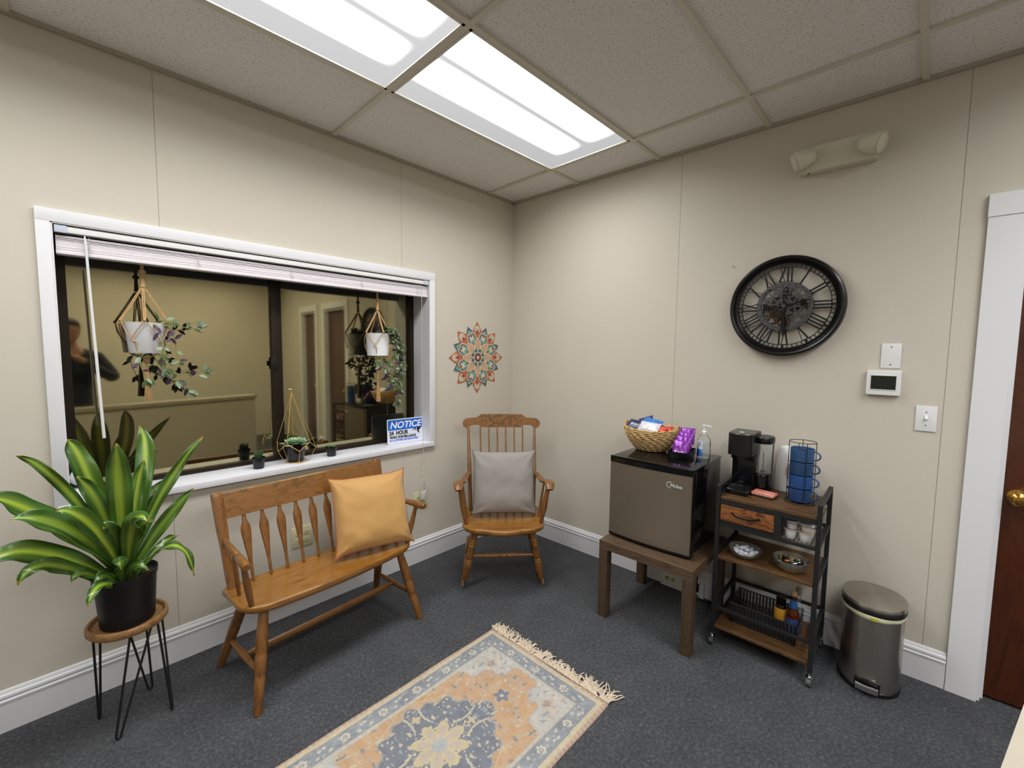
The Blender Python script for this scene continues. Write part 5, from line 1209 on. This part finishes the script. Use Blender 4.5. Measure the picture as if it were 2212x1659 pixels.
for k in range(34):
    a = k*2.4; f = k/34; tl = .25+1.35*f; ln = .022+.066*f; T1 = Vector((-math.sin(a), math.cos(a), 0)); d = Vector((math.cos(a)*math.sin(tl), math.sin(a)*math.sin(tl), math.cos(tl)*.8)).normalized(); b = Vector((0, 0, .104)); n_ = d.cross(T1)
    m.rings([[b+d*ln*t+n_*(-.004*math.sin(PI*t))+(T1*math.cos(q)*w_*(.6+.8*f)+n_*math.sin(q)*.0016) for q in [2*PI*i/10 for i in range(10)]] for t, w_ in ((.08, .003), (.35, .010), (.65, .0175), (.85, .0155), (.96, .005), (1, .0005))])
m.build('rosette', pm('pale_echeveria', '93b38c', .5, var=.18, vscale=30), TP, angle=60)
# notice sign leaning in the corner of the sill
SG = thing('notice_sign', 'blue and white NOTICE video surveillance sign on the sill corner', 'sign', (-.998, .088, .8615), -.12)
SG.rotation_euler = (-.05, 0, -.10); SG.scale = (1.07, 1, 1.03)
m = MB(); sw, sh = .128, .168
m.rings([[Vector((x, y, z+sh/2)) for x, z in rr(sw, sh/2, .009)] for y in (-.0008, .0012)]); m.build('panel', pm('white_sign_plastic', (.86, .88, .92), .35, var=.01), SG, angle=30)
m = MB(); m.rings([[Vector((x, y, z+.1265)) for x, z in rr(.122, .0345, .006)] for y in (-.0013, -.0008)]); m.build('blue_header', pm('sign_blue', '1f66cc', .4, var=.02), SG, angle=30)
wt, bt, blt = pm('sign_white_ink', (.92, .93, .96), .5), pm('sign_black_ink', (.06, .06, .09), .5), pm('sign_blue_ink', '4a6ad8', .5)
text('lettering', 'NOTICE', .062, wt, SG, (-.110, -.0015, .105), UPR, bold=.0016, shear=.22, sx=.98)
text('lettering', '24  HOUR', .037, bt, SG, (-.114, -.0012, .0600), UPR, bold=.0016, sx=.80)
text('lettering', 'VIDEO SURVEILLANCE', .0225, bt, SG, (-.114, -.0012, .0360), UPR, bold=.0011, sx=.84)
text('lettering', 'ALL ACTIVITIES ARE MONITORED', .0165, blt, SG, (-.114, -.0012, .0175), UPR, bold=.0008, sx=.83)
m = MB()
m.prism([(.050, .078), (.057, .092), (.110, .101), (.112, .096), (.108, .083), (.098, .078)], .0006, Matrix.Translation((0, -.0009, 0)) @ Matrix.Rotation(PI/2, 4, 'X')); m.prism([(.083, .077), (.100, .077), (.097, .066), (.104, .058), (.098, .055), (.089, .063)], .0006, Matrix.Translation((0, -.0010, 0)) @ Matrix.Rotation(PI/2, 4, 'X'))
m.build('camera_symbol', bt, SG, angle=0)
m = MB(); m.cyl((.062, -.0016, .083), (.062, -.0020, .083), .0075, seg=20); m.prism([(.076, .079), (.079, .0945), (.084, .0953), (.081, .079)], .0005, Matrix.Translation((0, -.0016, 0)) @ Matrix.Rotation(PI/2, 4, 'X')); cs = m.build('camera_lens', wt, SG, angle=0)
m = MB(); m.cyl((.062, -.0021, .083), (.062, -.0024, .083), .0042, seg=16); m.build('camera_pupil', bt, SG, angle=0)
# white and purple ornament at the left end of the sill
ON = thing('ornament', 'white ornament with purple middle at the left end of the sill', 'ornament', (-2.632, .075, SZ))
m = MB(); m.lathe([(.0005, 0), (.030, 0), (.036, .018), (.030, .036), (.016, .048), (.0005, .048)], seg=28); m.lathe([(.0005, .060), (.016, .060), (.032, .076), (.034, .094), (.022, .118), (.006, .132), (.0005, .133)], seg=28); m.build('body', M['pot_white'], ON, angle=60)
m = MB(); m.lathe([(.0155, .0478), (.020, .054), (.0155, .0602)], seg=28); m.build('waist', pm('purple_glaze', '3a2560', .3), ON, angle=60)

# ---------------------------------------------------------------- blind
BL = thing('window_blind', 'white slatted window blind pulled up under the window head', 'window blind', (0, 0, 0))
bx0, bx1 = WX0+.010, WX1-.010
M['slat'] = pm('white_blind_slat', (.90, .87, .89), .4, var=.03)
m = MB(); m.b2(bx0, bx1, -.008, .045, 1.9725, 1.9975, bev=.002); m.build('headrail', M['white'], BL, angle=30)
m = MB()
for sx, x in ((1, bx0), (-1, bx1)): m = MB(); m.b2(x, x+sx*.036, -.011, -.0083, 1.970, 1.999, bev=.001); m.build('end_bracket', pm('clear_bracket', (.75, .78, .84), .25), BL, angle=30)
m = MB(); RS = random.Random(3); nS = 14
for k in range(nS):
    z = 1.9045+(.0034*k if k < 9 else .0306+.0056*(k-9)); x0 = bx0+.002; yj = RS.uniform(-.0008, .0008); tl = RS.uniform(-.0003, .0003)*(1 if k < 9 else 2.5)
    m.rings([[Vector((x, .004+yj+.049*u, z+tl*math.sin(x*3+k)+.0016*math.sin(PI*u)+dz)) for u, dz in ((0, 0), (.25, 0), (.5, 0), (.75, 0), (1, 0), (1, .0030), (.75, .0030), (.5, .0030), (.25, .0030), (0, .0030))] for x in [x0+(bx1-.002-x0)*i/24 for i in range(25)]])
m.build('slat_stack', M['slat'], BL, angle=30)['kind'] = 'stuff'
m = MB(); m.b2(bx0+.001, bx1-.001, .002, .055, 1.887, 1.9035, bev=.003); m.build('bottom_rail', M['slat'], BL, angle=30)
for x in (-2.56, -2.19, -1.77, -1.36, -.955):
    m = MB(); m.tube([(x, .001, 1.965), (x, -.001, 1.93), (x, -.0015, 1.895)], .0009, 5); m.tube([(x-.006, .0005, 1.945), (x+.004, -.0035, 1.935), (x-.004, -.004, 1.925), (x+.008, -.003, 1.914), (x+.012, -.002, 1.905)], .0011, 5)
    m.build('ladder_cord', pm('blind_cord', (.80, .79, .76), .7), BL)
m = MB(); m.tube([(-2.572, -.004, 1.968), (-2.572, -.010, 1.955), (-2.571, -.008, 1.945), (-2.562, -.010, 1.55), (-2.551, -.012, 1.125)], [.0025, .003, .0045, .0052, .0056], 8); m.build('tilt_wand', M['white'], BL)
cd_ = [(-.929, -.004, 1.962), (-.928, -.012, 1.90), (-.930, -.018, 1.4), (-.931, -.025, 1.05), (-.932, -.030, .90), (-.933, -.034, .80), (-.930, -.032, .74), (-.915, -.03, .705), (-.931, -.028, .680), (-.938, -.03, .672), (-.936, -.028, .660), (-.926, -.028, .655), (-.936, -.026, .645), (-.930, -.028, .630), (-.914, -.03, .618), (-.922, -.03, .606)]
def smooth(p, n=6):
    p = [Vector(q) for q in p]; o = []
    for i in range(len(p)-1):
        a, b, c, d = p[max(0, i-1)], p[i], p[i+1], p[min(len(p)-1, i+2)]
        for k in range(n):
            t = k/n; o.append(.5*((2*b)+(c-a)*t+(2*a-5*b+4*c-d)*t*t+(3*b-a-3*c+d)*t**3))
    return o+[p[-1]]
m = MB(); m.tube(smooth(cd_), .0013, 6)
m.tube(smooth([(-.924, -.03, .612), (-.945, -.03, .590), (-.956, -.032, .54), (-.950, -.03, .512), (-.930, -.03, .505), (-.910, -.03, .520), (-.905, -.03, .555), (-.920, -.03, .600), (-.930, -.03, .605)]), .0020, 6)
m.tube(smooth([(-.930, -.028, .608), (-.938, -.028, .57), (-.935, -.03, .52), (-.925, -.03, .49), (-.912, -.03, .53), (-.918, -.028, .58)]), .0016, 6)
m.tube(smooth([(-.940, -.025, .60), (-.966, -.022, .57), (-.968, -.02, .52)]), .0013, 6)
m.build('lift_cord', MATS['blind_cord'], BL)
m = MB(); m.b2(-.952, -.912, -.032, -.012, .455, .515, bev=.004); m.box((-.898, -.026, .545), (.012, .008, .030), Matrix.Rotation(.2, 4, 'Y'), bev=.003); m.tube([(-.925, -.028, .455), (-.905, -.03, .44), (-.90, -.03, .425)], .003, 6); m.build('cord_cleat', M['clear'] if False else pm('milky_plastic', (.78, .78, .76), .25, var=.02), BL, angle=30)

# ---------------------------------------------------------------- hanging planters
def small_leaf(mb, p, d, up_, ln, wd, mi):
    d = Vector(d).normalized(); u = Vector(up_); u = (u-d*u.dot(d)).normalized(); s = d.cross(u); mb.mi = mi; rows = []
    for t, w in ((0, .05), (.2, .65), (.45, 1), (.7, .75), (.9, .3), (1, .02)):
        c = Vector(p)+d*ln*t-u*(ln*.16*t*t); rows.append([c-s*wd*w+u*wd*.22*w, c, c+s*wd*w+u*wd*.22*w])
    V = [[mb.bm.verts.new(q) for q in r] for r in rows]
    for i in range(5):
        for j in range(2): f = mb.bm.faces.new((V[i][j], V[i+1][j], V[i+1][j+1], V[i][j+1])); f.material_index = mi
    mb.mi = 0
LM = [pm('vine_leaf_green', '4e5f36', .5, var=.25, vscale=40), pm('vine_leaf_silver', '7f9478', .45, var=.15, vscale=40), pm('vine_leaf_purple', '3f2640', .5, var=.3, vscale=40), pm('vine_stem', '8d9048', .6)]
def planter(label, x, y, zr, hp, r_top, r_bot, apex, tas, vines, seed, mix, stepn=4):
    T_ = thing('hanging_planter', label, 'hanging planter', (x, y, zr-hp), 0, 'macrame hanging planters in the window')
    m = MB(); m.lathe([(.0005, 0), (r_bot-.003, 0), (r_bot, .003), (r_top-.002, hp-.004), (r_top, hp), (r_top-.005, hp), (r_bot-.002, .012), (.0005, .010)], seg=40); m.build('pot', M['pot_white'], T_, angle=40)
    m = MB(); m.lathe([(.0005, hp-.016), (r_top-.008, hp-.018), (r_top-.008, hp-.022), (.0005, hp-.022)], seg=24); m.build('soil', M['soil'], T_)
    m = MB(); ap = Vector((0, 0, apex-zr+hp)); top = Vector((0, 0, 1.999-zr+hp)) 
    m.tube([top, ap+Vector((0, 0, .05)), ap], [.004, .007, .010], 8); m.ball(ap+Vector((0, 0, .07)), .014, 10, (1, 1, .8))
    angs = [-PI/2-.1, -PI/2+PI*.5, PI/2, PI+.15]
    for a in angs:
        kn = Vector((math.cos(a)*(r_top+.010), math.sin(a)*(r_top+.010), hp+.008))
        for s_ in (-.0025, .0025): m.tube([ap+Vector((math.cos(a)*.006+s_, math.sin(a)*.006, -.005)), ap.lerp(kn, .5)+Vector((s_*1.4, 0, 0)), kn+Vector((s_, 0, 0))], .0026, 6)
        m.ball(kn, .0065, 8, rings=6)
        for da in (-PI/4, PI/4):
            k2 = Vector((math.cos(a+da)*(r_bot+.014), math.sin(a+da)*(r_bot+.014), hp*.38)); m.tube([kn, kn.lerp(k2, .5)+Vector((math.cos(a+da/2)*.008, math.sin(a+da/2)*.008, 0)), k2], .0022, 6)
            if da > 0:
                m.ball(k2, .0055, 8, rings=5); bot = Vector((math.cos(a+da)*r_bot*.9, math.sin(a+da)*r_bot*.9, -.004)); m.tube([k2, bot, Vector((math.cos(a+da)*.010, math.sin(a+da)*.010, -.020)), (0, 0, -.034)], .0026, 6)
    m.ball((0, 0, -.034), .013, 10, (1, 1, 1.3)); m.build('macrame_hanger', M['rope'], T_)
    m = MB(); zt = tas-zr+hp
    for k in range(22): a = 2*PI*k/22; rr_ = .4+.6*((k*7) % 5)/5; m.tube([(0, 0, -.035), (math.cos(a)*.009*rr_, math.sin(a)*.009*rr_, (zt-.035)*.5), (math.cos(a)*.017*rr_, math.sin(a)*.015*rr_, zt)], [.003, .0027, .0022], 5)
    m.build('tassel', M['rope'], T_)
    rr_ = random.Random(seed); st = MB(); lf = MB()
    for pts in vines:
        P = smooth([(px_, py_, pz_) for px_, py_, pz_ in pts], 8); st.tube(P, [.0022*(1-.5*i/len(P)) for i in range(len(P))], 5)
        for i in range(3, len(P), stepn):
            d = (P[i]-P[i-1]).normalized(); sd = 1 if (i//stepn) % 2 else -1
            out = Vector((rr_.uniform(-.8, 1)*sd, rr_.uniform(-1, .2), rr_.uniform(-.7, .6))); dd = (d*.5+out.normalized()*.9)
            small_leaf(lf, P[i], dd, Vector((rr_.uniform(-.4, .4), -1, rr_.uniform(.2, 1))), rr_.uniform(.028, .050), rr_.uniform(.006, .011), rr_.choices([0, 1, 2], mix)[0])
            if stepn == 2: small_leaf(lf, P[i]+Vector((rr_.uniform(-.012, .012), .01, 0)), Vector((-dd.x, dd.y, dd.z*.5-.3)), Vector((rr_.uniform(-.6, .6), -1, rr_.uniform(0, 1))), rr_.uniform(.03, .05), rr_.uniform(.008, .013), rr_.choices([0, 1, 2], mix)[0])
        d = (P[-1]-P[-2]).normalized()
        for q in (-.8, 0, .8): small_leaf(lf, P[-1], d+Vector((q, -.2, 0)), (0, -1, .5), .040, .010, rr_.choices([0, 1, 2], mix)[0])
    st.build('vine_stems', LM[3], T_); lf.build('foliage', LM, T_, angle=0, fix=False)['kind'] = 'stuff'
V1 = [[(.03, -.04, .14), (.075, -.06, .155), (.085, -.07, .10), (.055, -.075, .02), (.03, -.07, -.04), (.05, -.07, -.10), (.10, -.07, -.13)],
      [(.05, -.02, .14), (.10, -.05, .14), (.15, -.06, .12), (.19, -.06, .13)],
      [(.02, -.05, .14), (.03, -.085, .12), (.05, -.09, .05), (.045, -.09, -.01), (.06, -.08, -.07)],
      [(.05, 0, .14), (.095, -.03, .10), (.11, -.03, .0), (.13, -.04, -.08), (.17, -.05, -.11), (.21, -.05, -.09)],
      [(-.02, -.02, .0), (-.03, -.07, -.05), (-.01, -.07, -.12)], [(.04, 0, .0), (.08, -.05, -.06), (.13, -.05, -.15), (.15, -.05, -.18)]]
planter('white pot in macrame with trailing leaves at the left of the window', -2.388, .078, 1.628, .140, .076, .062, 1.79, 1.268, V1, 5, (6, 3, 3))
V2 = [[(.03, -.03, .13), (.075, -.05, .16), (.105, -.06, .12), (.115, -.06, .03), (.12, -.06, -.06), (.125, -.06, -.13)],
      [(.05, 0, .13), (.095, -.04, .15), (.13, -.05, .10), (.145, -.05, .0), (.14, -.05, -.10)],
      [(.04, -.02, .13), (.085, -.05, .11), (.095, -.07, .04), (.085, -.07, -.06), (.09, -.07, -.15), (.105, -.07, -.22)],
      [(.0, -.03, .13), (.02, -.06, .19), (.0, -.06, .165)], [(-.03, -.01, .14), (.0, -.05, .17), (.03, -.06, .165)],
      [(.03, .0, -.0), (.05, -.05, -.06), (.03, -.06, -.12), (.06, -.06, -.17)], [(.02, -.03, .13), (.06, -.06, .17), (.10, -.06, .155), (.14, -.06, .09), (.16, -.05, .03)],
      [(.06, 0, .1), (.12, -.04, .06), (.15, -.05, -.03), (.13, -.06, -.16), (.12, -.06, -.26), (.10, -.06, -.31)], [(-.02, -.03, .0), (-.03, -.05, -.05), (.01, -.06, -.08)]]
planter('white pot in macrame with a dense leafy vine at the right of the window', -1.212, .078, 1.624, .148, .078, .068, 1.775, 1.172, V2, 9, (9, 2, 3), 2)

# ---------------------------------------------------------------- reception half wall and the photographer
hb = Vector((-1.075, -2.806, 0)); he = Vector((-4.2, -2.806+.222*3.125, 0)); dr = (he-hb).normalized(); nn = Vector((dr.y, -dr.x, 0))
if nn.y > 0: nn = -nn      # towards the back of the room
def slabw(a, b, o0, o1, z0, z1):
    mb = MB(); mb.rings([[p+nn*o+Vector((0, 0, z)) for o, z in ((o0, z0), (o1, z0), (o1, z1), (o0, z1))] for p in (a, b)]); return mb
HWL = struct(slabw(hb, he, .020, .130, 0, .925).build('wall_half', M['wall'], angle=0))
slabw(hb-dr*.02, he, 0, .155, .9255, .960).build('ledge', pm('ledge_paint', (.66, .63, .57), .5), HWL, angle=0)
# a person photographing over the half wall, seen mirrored in the window
PR = thing('person', 'person in dark sweater raising a phone, reflected in the window', 'person', (-2.60, -2.98, 0), 0)
def skinned(name, verts, edges, rads, mat, parent, root=0, sub=2):
    me = bpy.data.meshes.new(name); me.from_pydata(verts, edges, []); o = bpy.data.objects.new(name, me); C.objects.link(o); o.parent = parent
    sk = o.modifiers.new('skin', 'SKIN'); 
    for i, r in enumerate(rads): me.skin_vertices[0].data[i].radius = (r, r) if isinstance(r, (int, float)) else r
    me.skin_vertices[0].data[root].use_root = True; sk.use_smooth_shade = True
    sb = o.modifiers.new('sub', 'SUBSURF'); sb.levels = sub; sb.render_levels = sub; me.materials.append(mat); return o
skin = pm('skin', 'a87c68', .5, var=.05, sss=.05)
# camera is at local (-.065, .451, 1.517)
BV = [(0, -.02, .92), (0, -.02, 1.10), (0, -.03, 1.28), (0, -.03, 1.42), (0, 0, 1.53), (0, .01, 1.60),
      (-.18, -.02, 1.40), (-.28, .08, 1.20), (-.14, .34, 1.43), (.18, -.02, 1.40), (.30, .08, 1.20), (.015, .35, 1.43),
      (-.09, -.02, .86), (-.10, .0, .48), (-.10, -.04, .08), (-.10, .10, .04), (.09, -.02, .86), (.10, .0, .48), (.10, -.04, .08), (.10, .10, .04)]
BE = [(0, 1), (1, 2), (2, 3), (3, 4), (4, 5), (3, 6), (6, 7), (7, 8), (3, 9), (9, 10), (10, 11), (0, 12), (12, 13), (13, 14), (14, 15), (0, 16), (16, 17), (17, 18), (18, 19)]
BR = [(.11, .08), (.12, .085), (.155, .10), (.12, .09), .052, .05, .058, .043, .026, .058, .043, .026, .085, .055, .036, .032, .085, .055, .036, .032]
body = skinned('body', BV, BE, BR, skin, PR)
# head with features
m = MB(); hc = Vector((0, .035, 1.665))
m.rings([[hc+Vector((math.cos(a)*rx, math.sin(a)*ry+oy, z)) for a in [2*PI*i/24 for i in range(24)]] for z, rx, ry, oy in ((-.118, .020, .022, .045), (-.105, .042, .045, .028), (-.075, .058, .068, .014), (-.03, .070, .086, .004), (.02, .075, .094, 0), (.06, .072, .090, -.004), (.09, .056, .072, -.006), (.108, .028, .038, -.006), (.112, .004, .005, -.006))])
m.rings([[hc+Vector((math.cos(a)*.011*k, .084+f_, z+math.sin(a)*.006)) for a in [2*PI*i/10 for i in range(10)]] for z, k, f_ in ((.02, .5, .004), (-.01, .8, .014), (-.026, 1.1, .020), (-.034, .8, .008))])
for sx in (-1, 1): m.ball(hc+Vector((sx*.074, -.005, -.005)), .022, 10, (.35, .8, 1.3))
hd_ = m.build('head', skin, PR, angle=80)
m = MB()
for sx in (-1, 1): m.ball(hc+Vector((sx*.030, .079, .012)), .010, 10, (1, .7, .8))
m.build('eye', pm('eye_white', (.8, .8, .8), .3), hd_)
m = MB(); m.ball(hc+Vector((0, .078, -.062)), .016, 10, (1.3, .5, .35)); m.build('mouth', pm('lip', 'a0605a', .5), hd_)
m = MB(); m.rings([[hc+Vector((math.cos(a)*rx, math.sin(a)*ry+oy, z)) for a in [2*PI*i/24 for i in range(24)]] for z, rx, ry, oy in ((-.09, .055, .045, -.050), (-.03, .078, .072, -.030), (.03, .085, .085, -.018), (.055, .085, .100, -.008), (.09, .070, .086, -.006), (.118, .040, .050, -.006), (.126, .005, .006, -.006))]); m.build('hair', pm('dark_hair', (.07, .055, .05), .6, var=.3, vscale=50), PR, angle=80)
swt = pm('dark_sweater', (.13, .14, .17), .9, var=.15, vscale=30)
SVv = [(0, -.02, .80), (0, -.02, 1.10), (0, -.03, 1.28), (0, -.03, 1.41), (0, -.003, 1.50), (-.19, -.02, 1.40), (-.29, .08, 1.19), (-.165, .29, 1.395), (.19, -.02, 1.40), (.31, .08, 1.19), (.05, .30, 1.395)]
skinned('sweater', SVv, [(0, 1), (1, 2), (2, 3), (3, 4), (3, 5), (5, 6), (6, 7), (3, 8), (8, 9), (9, 10)], [(.165, .12), (.155, .115), (.175, .12), (.135, .105), .062, .074, .060, .042, .074, .060, .042], swt, PR)
skinned('trousers', [(0, -.02, 1.0), (-.09, -.02, .86), (-.10, 0, .48), (-.10, -.04, .09), (.09, -.02, .86), (.10, 0, .48), (.10, -.04, .09)], [(0, 1), (1, 2), (2, 3), (0, 4), (4, 5), (5, 6)], [(.16, .12), .105, .072, .055, .105, .072, .055], pm('dark_jeans', (.10, .11, .15), .85), PR)
for sx in (-1, 1): m = MB(); m.rings([[Vector((sx*.10+math.cos(a)*rx, .045+math.sin(a)*ry, z)) for a in [2*PI*i/20 for i in range(20)]] for z, rx, ry in ((0, .046, .125), (.02, .050, .130), (.05, .046, .115), (.085, .040, .075), (.11, .038, .055))]); m.build('shoe', pm('dark_shoe', (.08, .08, .08), .6), PR, angle=60)
# phone and hands: the phone stands just behind the camera point
ph = CAM-fw*.022; Mp = Matrix.Identity(4)
for i in range(3): Mp[i][0] = rt2[i]; Mp[i][1] = up2[i]; Mp[i][2] = fw[i]; Mp[i][3] = ph[i]
PHN = thing('phone', 'dark phone held up in landscape by the reflected person', 'phone', (0, 0, 0)); PHN.matrix_world = Mp @ Matrix.Translation((-.045, -.022, 0))
m = MB(); m.rings([[Vector((x*k, y*k, z)) for x, y in rr(.076, .038, .010)] for z, k in ((-.004, .98), (-.003, 1), (.003, 1), (.004, .98))]); m.build('case', M['gloss'], PHN, angle=40)
m = MB(); m.b2(-.070, .070, -.034, .034, -.0046, -.0041); m.build('screen', pm('phone_screen', (.12, .13, .14), .1), PHN, angle=0)
Pi = PR.matrix_world.copy(); loc0 = Vector((-2.60, -2.98, 0))
for sx in (-1, 1):
    W0 = Mp @ Matrix.Translation((-.045, -.022, 0)); e_ = W0 @ Vector((sx*.080, -.030, -.006))-loc0; wr_ = Vector(BV[8] if sx < 0 else BV[11])
    pal = wr_.lerp(e_, .45); V_ = [tuple(wr_), tuple(pal), tuple(wr_.lerp(e_, .82))]; Ed = [(0, 1), (1, 2)]; Rr = [.024, (.034, .020), (.034, .017)]
    k0 = 2
    for f in range(4):
        a = W0 @ Vector((sx*(.086-.001*f), .030-.020*f, -.010))-loc0; b = W0 @ Vector((sx*(.090-.002*f), .026-.019*f, -.001))-loc0; c = W0 @ Vector((sx*(.074-.004*f), .022-.018*f, .012-.001))-loc0
        i0 = len(V_); V_ += [tuple(a), tuple(b), tuple(c)]; Ed += [(k0, i0), (i0, i0+1), (i0+1, i0+2)]; Rr += [.0088, .0082, .0070]
    a = W0 @ Vector((sx*.078, -.046, -.014))-loc0; b = W0 @ Vector((sx*.055, -.030, -.014))-loc0; i0 = len(V_); V_ += [tuple(a), tuple(b)]; Ed += [(1, i0), (i0, i0+1)]; Rr += [.010, .0085]
    skinned('hand', V_, Ed, Rr, skin, PR, 0, 1)
